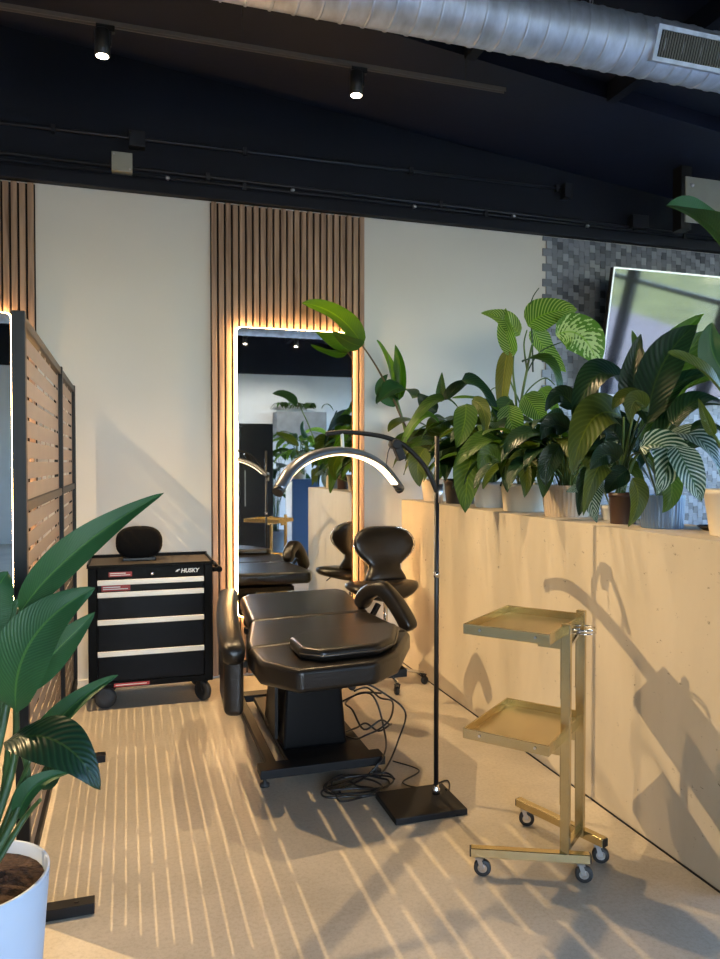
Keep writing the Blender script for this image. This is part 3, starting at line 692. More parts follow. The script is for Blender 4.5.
for a, b in (((W0-.003, 4.853, Z0-.003), (W0+.008, 4.862, Z1+.003)), ((W1-.008, 4.853, Z0-.003), (W1+.003, 4.862, Z1+.003)), ((W0+.008, 4.853, Z0-.003), (W1-.008, 4.862, Z0+.012)), ((W0+.008, 4.853, Z1-.008), (W1-.008, 4.862, Z1+.003))): bz.box(a, b)
for v in bz.v: v[:] = pv + Rt @ (v-pv)
bz.build('bezel', mat('tv_bezel', (.5, .5, .5), .3, metal=1), t)
MB().box((4.1, 4.86, 2.2), (4.7, 5.035, 2.5)).build('wall_mount', M['matte'], t)

# ------------------------------------------------------------------ ceiling things
def zduct(x): return 3.712
def duct(name, Y, r, x0, x1, zf, label, grille=None):
    t = thing(name, ((x0+x1)/2, Y, zf((x0+x1)/2)), label, 'air duct')
    m = MB(); prof = []; x = x0; k = 0
    while x < x1:
        prof += [(r, x), (r, x+.003), (r, x+.097), (r, x+.100), (r*1.03, x+.102), (r*1.03, x+.109), (r, x+.112)]; x += .115
    n = 40; vs = []
    for rr, h in prof:
        for q in range(n): a = 2*PI*q/n; vs.append((h, Y+rr*math.cos(a), zf(h)+rr*math.sin(a)))
    m.add(vs, [(i*n+q, i*n+(q+1) % n, (i+1)*n+(q+1) % n, (i+1)*n+q) for i in range(len(prof)-1) for q in range(n)], True)
    m.build('spiral_pipe', M['galv'], t)
    if grille:
        g0, g1 = grille; an = math.radians(200); zc = zf((g0+g1)/2)
        ca, sa = math.cos(an), math.sin(an)
        def gp(x, s, o): return V((x, Y+ca*(r+o)-sa*s, zf(x)+sa*(r+o)+ca*s))
        gm = MB(); hh = .085
        def gbox(xa, xb, sa_, sb_, oa, ob):
            vs = [gp(x, s, o) for o in (oa, ob) for x, s in ((xa, sa_), (xb, sa_), (xb, sb_), (xa, sb_))]
            gm.add(vs, [(0,3,2,1),(4,5,6,7),(0,1,5,4),(1,2,6,5),(2,3,7,6),(3,0,4,7)])
        for q in ((g0, g1, -hh, -hh+.022), (g0, g1, hh-.022, hh), (g0, g0+.025, -hh+.022, hh-.022), (g1-.025, g1, -hh+.022, hh-.022)): gbox(*q, -.03, .014)
        gr = gm.build('grille_frame', M['galv'], t)
        gm = MB(); gbox(g0+.02, g1-.02, -hh+.02, hh-.02, -.028, .001); gm.build('grille_recess', M['matte'], gr)
        gm = MB(); x = g0+.04
        while x < g1-.035: gbox(x, x+.004, -hh+.02, hh-.02, .001, .010); x += .0165
        gm.build('louvres', M['plate'], gr)
    for hx_ in ([2.36] if grille and Y > 0 else [1.0]):
        h = MB(); h.tube([(hx_, Y, zf(hx_)+r), (hx_, Y, zB(hx_)+.10)], .004, 6); h.tube([(hx_, Y-.012+.012*math.cos(a), zf(hx_)+r+.03+.02*math.sin(a)) for a in [2*PI*k/12 for k in range(12)]], .004, 6, closed=True); h.build('hanger', M['steel'], t)
    return t
duct('air_duct', 3.45, .145, -.6, 6.85, zduct, 'galvanised round spiral air duct under the dark ceiling near the track light', (2.66, 3.30))
duct('air_duct', -1.7, .16, -2.4, 6.4, lambda x: 3.60, 'galvanised air duct with grille seen only in the mirror top', (1.95, 2.6))
# track with spot heads
t = thing('light_track', (0, 4.0, 3.66), 'slim black ceiling track crossing the dark ceiling', 'light track')
tk = MB(); tk.box((-3.0, 3.985, 3.650), (2.156, 3.990, 3.672)); tk.box((-3.0, 4.010, 3.650), (2.156, 4.015, 3.672)); tk.box((-3.0, 3.990, 3.662), (2.156, 4.010, 3.672))
tk.build('rail', mat('track_black', (.13, .11, .09), .35), t)
hg = MB()
for x in (-2.4, -1.0, .6, 1.9): hg.tube([(x, 4.0, 3.672), (x, 4.0, zB(x)+.10)], .003, 6)
hg.build('hanging_wire', M['black'], t)
def spot(x, label, power, blend=.6, size=110, tgt=None, rad=.02, col=(1, .70, .38), group='track spotlights', Y=4.0):
    t = thing('track_spotlight', (x, Y, 3.65), label, 'spotlight', group)
    m = MB(); m.box((x-.03, Y-.015, 3.62), (x+.06, Y+.015, 3.650)); m.box((x+.035, Y-.01, 3.55), (x+.045, Y+.01, 3.62)); m.build('adapter', M['black'], t)
    c = MB().lathe((x, Y, 3.50), [(.0, .125), (.036, .125), (.038, .12), (.038, 0), (.034, -.004), (.034, .006), (.030, .012), (0, .012)], 24); c.build('can', M['black'], t)
    MB().lathe((x, Y, 3.4955), [(0, -.003), (.026, -.001), (.030, .001)], 24).build('lamp_face', M['lamp_face'], t)
    l = bpy.data.lights.new('spot_beam', 'SPOT'); l.energy = power; l.color = col; l.spot_size = math.radians(size); l.spot_blend = blend; l.shadow_soft_size = rad
    lo = bpy.data.objects.new('spot_beam', l); C.objects.link(lo); lo.location = (x, Y, 3.48)
    tg = V(tgt) if tgt else V((x, 3.9, 0))
    lo.rotation_euler = (tg-V(lo.location)).to_track_quat('-Z', 'Y').to_euler()
    return t
spot(-.105, 'lit black track spotlight at upper left of the ceiling', 190, tgt=(.35, 3.1, 0), size=88)
spot(1.232, 'lit black track spotlight near ceiling centre below the duct', 150, tgt=(1.0, 3.1, 0), size=76)
spot(-1.95, 'black track spotlight beyond left picture edge shining through the screen', 490, tgt=(.75, 3.0, .1), size=78, rad=.007, col=(1, .70, .36))
t = thing('light_track', (2.2, -2.9, 3.66), 'slim ceiling track seen only in the mirror top', 'light track')
MB().box((.6, -2.915, 3.650), (3.8, -2.885, 3.672)).build('rail', M['black'], t)
MB().tube([(2.2, -2.9, 3.672), (2.2, -2.9, zB(2.2)+.10)], .004, 6).build('hanging_wire', M['black'], t)
spot(1.95, 'lit track spotlight at the left of the mirror top', 55, tgt=(2.2, -4.2, .8), size=110, Y=-2.9, col=(1, .93, .82))
spot(2.85, 'lit track spotlight near the centre of the mirror top', 55, tgt=(3.0, -4.2, .8), size=110, Y=-2.9, col=(1, .93, .82))
# conduits, junction boxes, bracket plate
YC = YW-.03
def conduit(z0, z1, x1, label, r=.012, x0=XL):
    m = MB().tube([(x0, YC-r-.002, z0), (x1, YC-r-.002, z1)], r, 8)
    for k in range(6):
        x = x0+.4+(x1-x0-.5)*k/5; z = z0+(z1-z0)*(x-x0)/(x1-x0); m.box((x-.012, YC-.032, z-.024), (x+.012, YC, z+.024))
    tag(m.build('electrical_conduit', M['conduit'], origin=(x0, YC, z0)), label, 'conduit')
conduit(3.50, 3.545, 3.24, 'uppermost thin black conduit along the dark upper wall')
conduit(3.352, 3.30, 5.6, 'middle black conduit passing below the grey junction box', .013)
conduit(3.30, 3.285, 6.2, 'lowest black conduit just above the pale wall', .009)
def jbox(px_, py_, w, h, m, label, d=.07):
    c = atY(px_, py_, YC-d); t = MB().box((c.x-w/2, YC-d, c.z-h/2), (c.x+w/2, YC-.001, c.z+h/2)); o = t.build('junction_box', m, origin=(c.x, YC, c.z), bevel=.003)
    tag(o, label, 'junction box')
    for sx in (-1, 1):
        q = (c.x+sx*w*.38, c.z-sx*h*.36); MB().cyl((q[0], YC-d-.003, q[1]), (q[0], YC-d, q[1]), .006, 10).build('screw', M['steel'] if m == M['plate'] else M['black'], o)
    return c
jbox(122, 161.5, .125, .12, M['plate'], 'grey square junction box on the dark wall at upper left')
jbox(137, 138, .10, .10, M['conduit'], 'black junction box just above the grey one')
jbox(569, 190, .065, .11, M['conduit'], 'small black junction box ending the upper conduit near tiles')
jbox(641, 221, .15, .10, M['conduit'], 'wide black junction box above the television')
for i, (x, y) in enumerate(((168, 178), (293, 190), (415, 206.5), (514, 216), (588, 226))):
    c = atY(x, y, YC-.03); m = MB().lathe(c, [(0, -.014), (.012, -.014), (.012, .004), (.006, .012), (0, .014)], 12, 'x'); m.box((c.x-.006, c.y, c.z-.006), (c.x+.006, YC, c.z+.006))
    tag(m.build('conduit_clip', M['steel'], origin=c), ['silver conduit clip right of the grey junction box', 'silver conduit clip above the walnut panel', 'silver conduit clip above the pale wall right of walnut panel', 'silver conduit clip above the tile edge', 'faint silver conduit clip above the dark tile area'][i], 'clip', 'conduit clips')
YP = 4.5; c = atY(686, 176, YP)
t = tag(MB().box((c.x, YP, c.z-.33), (c.x+.50, YP+.012, c.z)).build('steel_plate', M['plate'], origin=(c.x, YP, c.z), bevel=.002), 'grey riveted steel plate at the right edge high below dark ceiling', 'metal plate')
for dx, dz in ((.055, .06), (.15, .19), (.055, .27), (.36, .07)): MB().lathe((c.x+dx, YP, c.z-dz), [(0, -.012), (.012, -.010), (.016, 0), (.016, .001)], 12, 'y').build('bolt', M['steel'], t)
MB().box((c.x-.03, YP+.012, c.z-.38), (c.x+.06, YP+.10, zA(c.x)+.02)).build('hanging_post', M['black'], t)

# ------------------------------------------------------------------ plants
def leaf(parent, m, p0, p1, p2, w, fold=.25, hint=None, seg=16, cross=7, prof=.62, wave=.04, name='leaf', ctrl_is_mid=True, curl=.0):
    """blade whose midrib passes p0 -> p1 -> p2, widest width w"""
    p0, p1, p2 = V(p0), V(p1), V(p2)
    c = p1*2-(p0+p2)*.5 if ctrl_is_mid else p1
    pts = [p0*(1-s)**2+c*2*s*(1-s)+p2*s*s for s in [i/seg for i in range(seg+1)]]
    h = V(hint) if hint is not None else (EYE-p1).normalized()
    P = []; L_ = (p2-p0).length; rr = random.Random(int(abs(p0.x*7919+p2.z*104729+p1.y*331)*1000)); ph = rr.uniform(0, 6)
    for i, p in enumerate(pts):
        s = i/seg; d = (pts[min(i+1, seg)]-pts[max(i-1, 0)]).normalized()
        a = d.cross(h)
        if a.length < 1e-3: a = d.cross(V((.3, .2, .9)))
        a.normalize(); n = a.cross(d).normalized()
        ww = w/2*(math.sin(PI*min(1, s**prof))**.75 if 0 < s < 1 else 0.0)
        if s < .05: ww = max(ww*.8, w*.02)
        row = []
        for j in range(cross):
            q = (j/(cross-1)-.5)*2
            off = fold*abs(q)*ww + wave*w*math.sin(ph+s*9+q*1.5)*abs(q) - curl*ww*q*q
            row.append(p+a*ww*q*math.cos(fold*.6)+n*off)
        P.append(row)
    return MB().grid(P).build(name, m, parent)
def stem(parent, pts, r0, r1, m, name='stem', n=8):
    s = spline(pts, 6); k = len(s)
    return MB().tube(s, [r0+(r1-r0)*i/(k-1) for i in range(k)], n).build(name, m, parent)
def pot(parent, c, r, h, m, taper=.85, ribs=0, lip=True):
    n = 72 if ribs else 40
    pr = [(0, 0), (r*taper, 0), (r*taper*1.01, .004), (r, h-.012), (r*1.0, h), (r*.94, h), (r*.93, h-.03), (0, h-.03)]
    if lip: pr[3:5] = [(r*.99, h-.02), (r*1.03, h-.018), (r*1.03, h)]
    o = MB().lathe(c, pr, n, rib=-.022 if ribs else 0, ribn=ribs).build('pot', m, parent)
    for pg in o.data.polygons: pg.use_smooth = not ribs
    sv = []
    MB().lathe(c, [(0, h-.018), (r*.5, h-.015), (r*.94, h-.022)], 24).build('soil', M['soil'], parent)
    return o
def clump(name, label, c, r, h, potm, mats, n, length, height, spread, seed, stemm=None, ribs=0, cat='potted plant', group=None, wl=.36, droop=.6, az=(0, 360), taper=.85, lip=True, clampx=None):
    t = thing(name, c, label, cat, group); pot(t, c, r, h, potm, taper, ribs, lip)
    rr = random.Random(seed); c = V(c)
    for i in range(n):
        a = math.radians(az[0]+(az[1]-az[0])*(i*.618034 % 1)+rr.uniform(-12, 12)); k = (i+.5)/n
        hh = height*(1-.55*k)*rr.uniform(.85, 1.08); sp = spread*(.25+.75*k)*rr.uniform(.8, 1.15)
        d = V((math.cos(a), math.sin(a), 0)); b0 = c+V((0, 0, h-.02))+d*r*.35*rr.random()
        p0 = b0+d*sp*.55+V((0, 0, hh*.72)); L_ = length*rr.uniform(.75, 1.12)
        dr = droop*(.35+k)
        e = (d*1.0+V((0, 0, .55-dr))).normalized(); e2 = (d*.8+V((0, 0, -.15-dr*1.1))).normalized()
        p1 = p0+e*L_*.5; p2 = p1+e2*L_*.5
        for q in (p0, p1, p2):
            q.y = min(q.y, YW-.05); q.z = max(q.z, c.z+.02 if q.x > XH-.03 else c.z-.12)
        stem(t, [b0, b0+d*sp*.12+V((0, 0, hh*.4)), p0], .0045, .003, stemm or M['stem'], n=6)
        side = d.cross(V((0, 0, 1)))*rr.uniform(-.5, .5)
        leaf(t, rr.choice(mats), p0, p1, p2, L_*wl*rr.uniform(.85, 1.15), fold=rr.uniform(.1, .4), hint=V((0, 0, 1))+d*.3*(dr)+side, seg=12, cross=5)
    return t
def gl(parent, m, a, b, c, w, D, dD=(0, 0), **k):
    """leaf given by where its base, middle and tip stand, D metres in front of the viewer"""
    D1 = D+dD[0]; D2 = D+dD[1]
    return leaf(parent, m, atD(a[0], a[1], D), atD(b[0], b[1], D1), atD(c[0], c[1], D2), w*D/FPX, **k)

HG = 1.185
XP = 2.09
# 1 bird of paradise at the far end
c1 = V((XP-.01, 4.84, HG)); t = thing('potted_bird_of_paradise', c1, 'bird of paradise plant with one long leaf reaching over the mirror', 'potted plant')
pot(t, c1, .105, .15, M['pot_beige'])
top = c1+V((0, 0, .13))
def PY(x, y, Y=4.80): return atY(x, y, Y)
stem(t, [top, PY(408, 432), PY(392, 396), PY(376, 366), PY(362, 345)], .010, .005, M['stem_brown'])
leaf(t, LF['bop_y'], PY(363, 346), PY(337, 316), PY(302, 303), .185, fold=.25, hint=(.2, -.9, .45), cross=7, prof=.7)
leaf(t, LF['bop_y'], PY(362, 346), PY(349, 342, 4.74), PY(332, 331, 4.68), .11, fold=.1, hint=(.1, -.5, -.7))
stem(t, [top, PY(412, 450), PY(402, 418), PY(397, 400)], .011, .008, M['stem'])
stem(t, [PY(397, 402), PY(391, 375), PY(387, 352)], .006, .004, M['stem'])
leaf(t, LF['bop_y'], PY(398, 402), PY(388, 366), PY(377, 340), .12, fold=.5, hint=(.6, -.7, .1))
leaf(t, LF['bop_y'], PY(399, 400), PY(401, 372), PY(395, 344), .11, fold=.6, hint=(-.6, -.7, .1))
leaf(t, LF['bop'], PY(399, 404), PY(382, 390), PY(388, 374), .11, fold=.3)
leaf(t, LF['bop'], PY(399, 400), PY(386, 392), PY(376, 404), .10, fold=.3, hint=(0, -.3, 1))
leaf(t, LF['bop'], PY(412, 398), PY(398, 388, 4.68), PY(377, 404, 4.62), .20, fold=.3, hint=(-.1, -.5, .8))
leaf(t, LF['olive'], PY(424, 425), PY(402, 421, 4.62), PY(388, 432, 4.55), .12, fold=.2, hint=(0, -.3, .9))
leaf(t, LF['mid'], PY(428, 430), PY(405, 440, 4.6), PY(392, 446, 4.5), .12, fold=.3, hint=(0, -.4, .9))
leaf(t, LF['olive'], PY(424, 450), PY(412, 440, 4.6), PY(400, 452, 4.5), .13, fold=.3, hint=(0, -.3, .9))

GP = 'plants lined up along the half wall ledge'
# 2 black pot
t2 = clump('potted_peace_lily', 'leafy peace lily in a black pot near ledge far end', (XP, 4.47, HG), .105, .16, M['pot_black'], [LF['mid'], LF['olive'], LF['olive'], LF['dark']], 38, .33, .52, .32, 21, group=GP, wl=.40)
D = 4.75
gl(t2, LF['mid'], (458, 408), (432, 402), (400, 447), 16, D, (-.1, -.3), hint=(0, -.4, .9))
gl(t2, LF['bop_y'], (440, 425), (420, 418), (398, 455), 15, D-.1, (-.1, -.2), hint=(-.2, -.5, .8))
gl(t2, LF['mid'], (441, 402), (441, 390), (442, 372), 11, D, (0, 0), fold=.5)
gl(t2, LF['dark'], (437, 412), (426, 403), (418, 393), 17, D, fold=.3)
gl(t2, LF['dark'], (445, 400), (460, 386), (478, 380), 16, D-.1, hint=(0, -.5, .8))
gl(t2, LF['olive'], (425, 448), (418, 465), (420, 487), 22, D-.35, (-.05, -.05), fold=.2)
gl(t2, LF['olive'], (455, 440), (448, 450), (441, 458), 12, D-.3)
# 3 white-blue pot
t3 = clump('potted_peace_lily', 'peace lily in a narrow pale blue pot, pointed leaf hanging over the ledge', (XP, 4.04, HG), .10, .15, M['pot_white'], [LF['mid'], LF['olive'], LF['mid'], LF['dark']], 38, .33, .48, .32, 33, group=GP, wl=.38, taper=.9)
D = 4.3
gl(t3, LF['mid'], (474, 452), (468, 475), (465, 513), 31, D-.25, (-.05, -.1), fold=.12, hint=(-.5, -.85, .1), prof=.75)
gl(t3, LF['mid'], (500, 440), (478, 445), (454, 466), 26, D-.2, (-.1, -.15), hint=(-.2, -.6, .7))
gl(t3, LF['mid'], (466, 404), (464, 425), (456, 448), 24, D-.15, (-.05, -.1), fold=.2)
gl(t3, LF['olive'], (472, 400), (484, 412), (484, 440), 15, D-.1, (-.05, -.1), fold=.4)
gl(t3, LF['dark'], (462, 380), (482, 390), (498, 420), 24, D, fold=.3, hint=(.4, -.7, .5))
gl(t3, LF['bop_y'], (500, 412), (478, 400), (452, 398), 15, D, hint=(0, -.4, .9))
# 4 beige pot
t4 = clump('potted_peace_lily', 'drooping green peace lily in a wide cream pot at the ledge middle', (XP+.02, 3.66, HG), .135, .15, M['pot_beige'], [LF['mid'], LF['olive'], LF['dark'], LF['mid']], 38, .30, .40, .32, 45, group=GP, wl=.40, taper=.88)
D = 3.9
gl(t4, LF['olive'], (535, 462), (520, 462), (505, 480), 24, D-.2, (-.08, -.1), hint=(-.2, -.7, .6))
gl(t4, LF['olive'], (520, 455), (527, 470), (524, 498), 22, D-.2, (-.05, -.1), fold=.3)
gl(t4, LF['mid'], (546, 462), (545, 478), (543, 498), 18, D-.25, fold=.3)
gl(t4, LF['mid'], (500, 462), (488, 455), (478, 470), 22, D-.2)
# 5 dieffenbachia behind in the middle
c5 = V((XP+.20, 3.86, HG)); t = thing('potted_dieffenbachia', c5, 'tall dieffenbachia with cream splashed leaves rising behind the peace lilies', 'potted plant')
pot(t, c5, .10, .16, M['pot_white'])
D = 4.45
q = c5+V((0, 0, .13))
def PD(x, y, d=0): return atD(x, y, D+d)
stem(t, [q, PD(522, 440), PD(521, 405), PD(527, 370), PD(532, 345)], .012, .006, M['stem'])
stem(t, [q, PD(518, 440), PD(516, 400), PD(513, 372), PD(514, 350)], .010, .005, M['stem'])
stem(t, [PD(521, 405), PD(510, 380), PD(506, 358)], .006, .004, M['stem'])
stem(t, [PD(527, 370), PD(524, 345), PD(527, 330)], .006, .004, M['stem'])
stem(t, [PD(527, 372), PD(540, 352), PD(562, 342)], .005, .003, M['stem_dark'])
stem(t, [PD(533, 372), PD(532, 335), PD(530, 310), PD(533, 297), PD(539, 288)], .005, .003, M['stem_dark'])
stem(t, [PD(521, 402), PD(530, 388), PD(545, 378), PD(555, 385)], .005, .003, M['stem'])
stem(t, [PD(518, 430), PD(508, 396), PD(494, 388), PD(486, 400)], .004, .003, M['stem'])
gl(t, LF['dief'], (528, 326), (548, 313), (577, 310), 39, D, (-.05, -.05), hint=(-.3, -.8, .5), fold=.15, prof=.75)
gl(t, LF['dief2'], (556, 335), (581, 336), (599, 368), 46, D-.15, (-.05, -.08), hint=(-.2, -1, .25), fold=.08, prof=.8)
gl(t, LF['dief'], (534, 328), (545, 350), (566, 372), 30, D+.05, hint=(.2, -.9, .3), fold=.2)
gl(t, LF['mid'], (522, 362), (550, 364), (560, 402), 28, D-.1, (-.1, -.1), hint=(.3, -.7, .6), fold=.2)
gl(t, LF['dief'], (514, 356), (506, 332), (506, 308), 19, D-.05, fold=.7, hint=(-.6, -.7, .2))
gl(t, LF['dief'], (520, 335), (503, 319), (481, 313), 20, D, (-.05, -.05), hint=(-.2, -1, .3))
gl(t, LF['yellow'], (508, 350), (503, 385), (502, 425), 17, D-.05, fold=.5, hint=(-.5, -.8, .1))
gl(t, LF['dief'], (541, 388), (548, 398), (560, 415), 18, D-.1, fold=.2)
gl(t, LF['dief'], (524, 395), (535, 408), (546, 425), 26, D-.1, fold=.2)
gl(t, LF['mid'], (512, 400), (500, 415), (492, 440), 22, D-.1, fold=.3)
gl(t, LF['dief'], (508, 405), (512, 425), (520, 448), 26, D-.15, fold=.2)
# 6 tan ribbed pot: dark plant
t6 = clump('potted_peace_lily', 'dark peace lily in a tan ribbed pot with long hanging leaves', (XP+.01, 3.24, HG), .125, .155, M['pot_tan'], [LF['dark'], LF['olive'], LF['dark'], LF['dark']], 34, .33, .42, .34, 57, group=GP, wl=.42, ribs=1, taper=.84)
D = 3.5
gl(t6, LF['dark'], (628, 398), (600, 374), (573, 424), 44, D-.1, (-.1, -.15), hint=(-.4, -.5, .75), fold=.25)
gl(t6, LF['olive'], (622, 417), (592, 420), (572, 475), 42, D-.25, (-.1, -.15), hint=(-.5, -.75, .45), fold=.25)
gl(t6, LF['olive'], (612, 463), (597, 470), (583, 516), 24, D-.35, (-.05, -.05), fold=.3, hint=(-.4, -.9, .1))
gl(t6, LF['dark'], (592, 466), (585, 490), (579, 516), 20, D-.35, fold=.4, hint=(-.8, -.6, .1))
gl(t6, LF['dark'], (568, 430), (552, 425), (541, 440), 24, D, fold=.3)
gl(t6, LF['dark'], (575, 410), (560, 395), (545, 412), 22, D+.1, fold=.3)
gl(t6, LF['dark'], (560, 445), (548, 465), (546, 486), 22, D-.1, fold=.3)
# zebra plant tucked low between the tan and the brown pot
t = thing('potted_zebra_plant', (XP+.02, 2.90, HG), 'small striped zebra plant tucked between the tan and brown pots', 'potted plant')
pot(t, V((XP+.06, 2.945, HG)), .05, .07, M['pot_white'])
for (a, b, c, w) in (((602, 478), (592, 494), (597, 523), 22), ((605, 470), (608, 455), (618, 440), 16), ((600, 480), (582, 486), (566, 492), 12), ((608, 476), (618, 478), (625, 492), 12)):
    gl(t, LF['zebra'], a, b, c, w, 3.16, fold=.1, prof=.7)
stem(t, [(XP+.06, 2.945, HG+.05), atD(604, 490, 3.2), atD(603, 476, 3.16)], .004, .003, M['stem'])
# 7 brown pot, big dark leaves
c7 = V((XP-.02, 2.755, HG)); t = thing('potted_calathea', c7, 'tall dark leaved plant in a slim brown ribbed pot with pale stems', 'potted plant')
pot(t, c7, .060, .135, M['pot_brown'], .88)
D = 3.15; q = c7+V((0, 0, .12))
for i, (x, y) in enumerate(((640, 416), (624, 417), (648, 420), (636, 405), (612, 463), (660, 447), (645, 452), (668, 436), (604, 440))):
    stem(t, [q+V((.01*(i-4), .006*i, 0)), atD(622+(x-622)*.35, 460+(y-460)*.25, D), atD(x, y, D-.05)], .006, .0035, M['stem'] if i % 2 else M['stem_dark'])
gl(t, LF['bop_y'], (650, 418), (662, 360), (704, 314), 34, D-.05, hint=(-.5, -.8, .1), fold=.5)
gl(t, LF['dark'], (648, 416), (664, 362), (698, 324), 42, D-.15, hint=(-.6, -.7, .35), fold=.25, prof=.75)
gl(t, LF['dark'], (642, 414), (634, 380), (641, 334), 30, D-.05, hint=(-.7, -.6, .3), fold=.4, prof=.7)
gl(t, LF['mid'], (650, 412), (675, 370), (706, 330), 40, D+.05, fold=.3, prof=.7)
gl(t, LF['mid'], (646, 374), (638, 350), (632, 330), 11, D+.3, fold=.4)
gl(t, LF['dark'], (646, 424), (672, 388), (712, 372), 34, D-.1, hint=(-.3, -.5, .8), fold=.3)
gl(t, LF['mid'], (655, 400), (690, 385), (722, 375), 20, D+.1, hint=(-.2, -.4, .85))
gl(t, LF['olive'], (648, 412), (628, 396), (612, 410), 24, D-.2, fold=.25, hint=(-.2, -.6, .7))
gl(t, LF['olive'], (646, 408), (634, 402), (630, 424), 22, D-.25, fold=.3)
gl(t, LF['olive'], (632, 478), (638, 500), (628, 527), 20, D-.3, fold=.4, hint=(-.3, -.9, .2))
gl(t, LF['mid'], (640, 440), (652, 415), (656, 418), 14, D+.1)
gl(t, LF['dark'], (618, 460), (605, 455), (590, 470), 26, D-.1)
gl(t, LF['dark'], (628, 455), (612, 430), (596, 432), 30, D+.05)
gl(t, LF['dark'], (628, 470), (615, 480), (606, 494), 22, D)
for (a, b, c_, w_) in (((618, 455), (600, 445), (578, 452), 26), ((622, 448), (606, 420), (584, 408), 24), ((630, 440), (618, 425), (600, 440), 24), ((632, 432), (640, 445), (640, 470), 22), ((616, 468), (606, 470), (598, 486), 18), ((640, 430), (660, 425), (672, 445), 20)):
    gl(t, LF['dark'], a, b, c_, w_, D+.12, (0, -.05), fold=.25, hint=(-.2, -.7, .7))
# 8 blue metallic pot with zebra-striped calathea
c8 = V((XP, 2.53, HG)); t = thing('potted_calathea', c8, 'calathea with shiny silver striped leaves in a blue ribbed metal pot', 'potted plant')
pot(t, c8, .088, .135, M['pot_blue'], .92, ribs=1, lip=False)
D = 2.9; q = c8+V((0, 0, .12))
for i, (x, y) in enumerate(((640, 449), (668, 436), (690, 440), (663, 454), (700, 455), (676, 415))):
    stem(t, [q+V((.012*(i-3), .01*i-.02, 0)), atD(650+(x-650)*.3, 470+(y-470)*.3, D), atD(x, y, D-.05)], .006, .0035, M['stem_dark'])
gl(t, LF['zebra'], (640, 447), (668, 452), (656, 496), 42, D-.25, (-.08, -.1), hint=(-.2, -.8, .55), fold=.25, prof=.65)
gl(t, LF['zebra'], (665, 434), (700, 440), (722, 480), 40, D-.2, (-.08, -.1), hint=(.1, -.7, .7), fold=.2, prof=.65)
gl(t, LF['zebra'], (676, 446), (688, 470), (702, 502), 34, D-.35, (-.05, -.05), hint=(-.2, -.9, .3), fold=.25, prof=.7)
gl(t, LF['mid'], (664, 462), (672, 490), (662, 513), 22, D-.05, fold=.3)
gl(t, LF['dark'], (672, 425), (700, 400), (735, 410), 30, D-.1, hint=(-.1, -.4, .9), fold=.3)
gl(t, LF['dark'], (654, 450), (680, 415), (722, 405), 26, D, hint=(-.1, -.4, .9), fold=.3)
gl(t, LF['dark'], (682, 450), (710, 445), (738, 460), 30, D+.1, hint=(-.1, -.4, .9), fold=.3)
# 9 cream pot at right edge with big near leaves
c9 = V((XP+.02, 2.17, HG)); t = thing('potted_bird_of_paradise', c9, 'large leaved plant in a cream tapered pot at the right picture edge', 'potted plant')
pot(t, c9, .105, .17, M['pot_beige'], .78)
D = 2.5; q = c9+V((0, 0, .15))
stem(t, [q, atD(730, 455, D), atD(726, 410, D-.05), atD(722, 398, D-.1)], .010, .006, M['stem'])
stem(t, [q, atD(745, 400, D), atD(742, 320, D-.1), atD(728, 262, D-.15)], .010, .006, M['stem'])
stem(t, [q, atD(728, 460, D), atD(704, 420, D-.1)], .008, .004, M['stem'])
gl(t, LF['olive'], (728, 404), (702, 372), (668, 352), 36, D-.15, (-.08, -.1), hint=(-.2, -.6, .75), fold=.3, prof=.7)
gl(t, LF['bop'], (730, 262), (702, 226), (666, 206), 50, D-.2, (-.05, -.1), hint=(.3, -.6, .7), fold=.8, prof=.7)
gl(t, LF['olive'], (714, 436), (706, 418), (698, 398), 12, D-.1, fold=.5)
gl(t, LF['bop'], (728, 378), (712, 350), (712, 322), 30, D-.05, fold=.4)
gl(t, LF['dark'], (728, 440), (708, 425), (690, 432), 22, D-.05, hint=(0, -.4, .9))
# dark shallow dish on the ledge
d_ = MB().lathe((2.21, 2.36, HG), [(0, 0), (.05, 0), (.075, .018), (.070, .018), (.048, .005), (0, .005)], 28)
tag(d_.build('shallow_dish', M['matte'], origin=(2.21, 2.36, HG)), 'dark shallow dish on the ledge beside the cream pot', 'dish')

# ------------------------------------------------------------------ foreground plant, lower left
cp = V((-.372, 1.99, 0)); t = thing('potted_bird_of_paradise', cp, 'large bird of paradise plant in a white ribbed pot, left foreground', 'potted plant')
pm = mat('pot_foreground', (.46, .54, .66), .5)
o = MB().lathe(cp, [(0, 0), (.142, 0), (.146, .006), (.1795, .432)], 168, rib=-.012, ribn=1).build('pot', pm, t)
MB().lathe(cp, [(.1775, .430), (.180, .442), (.172, .442), (.168, .40), (0, .40)], 64).build('pot_rim', pm, t); MB().lathe(cp, [(0, .418), (.09, .422), (.168, .412)], 32).build('soil', M['soil'], t)
q = cp+V((0, 0, .41)); D = 1.95
def PF(x, y, d=0): return atD(x, y, D+d)
for (a, b, c, r) in (((-8, 870), (8, 700), (20, 608), .014), ((0, 872), (12, 770), (16, 705), .014), ((8, 868), (26, 790), (20, 744), .012), ((12, 866), (22, 822), (40, 800), .010), ((-6, 866), (-6, 760), (-10, 690), .014), ((4, 860), (2, 800), (8, 745), .014), ((14, 862), (14, 800), (30, 760), .010), ((-12, 860), (-2, 740), (4, 640), .012)):
    stem(t, [q+V(((a[0])*.0018, .02*math.sin(a[0]), 0)), PF(b[0], b[1]), PF(c[0], c[1], -.02)], r, r*.5, M['stem_dark'])
gl(t, LF['bop'], (20, 612), (80, 548), (164, 493), 36, D-.05, (.02, .10), hint=(.3, -.75, .6), fold=.35, prof=.7, seg=28, cross=9)
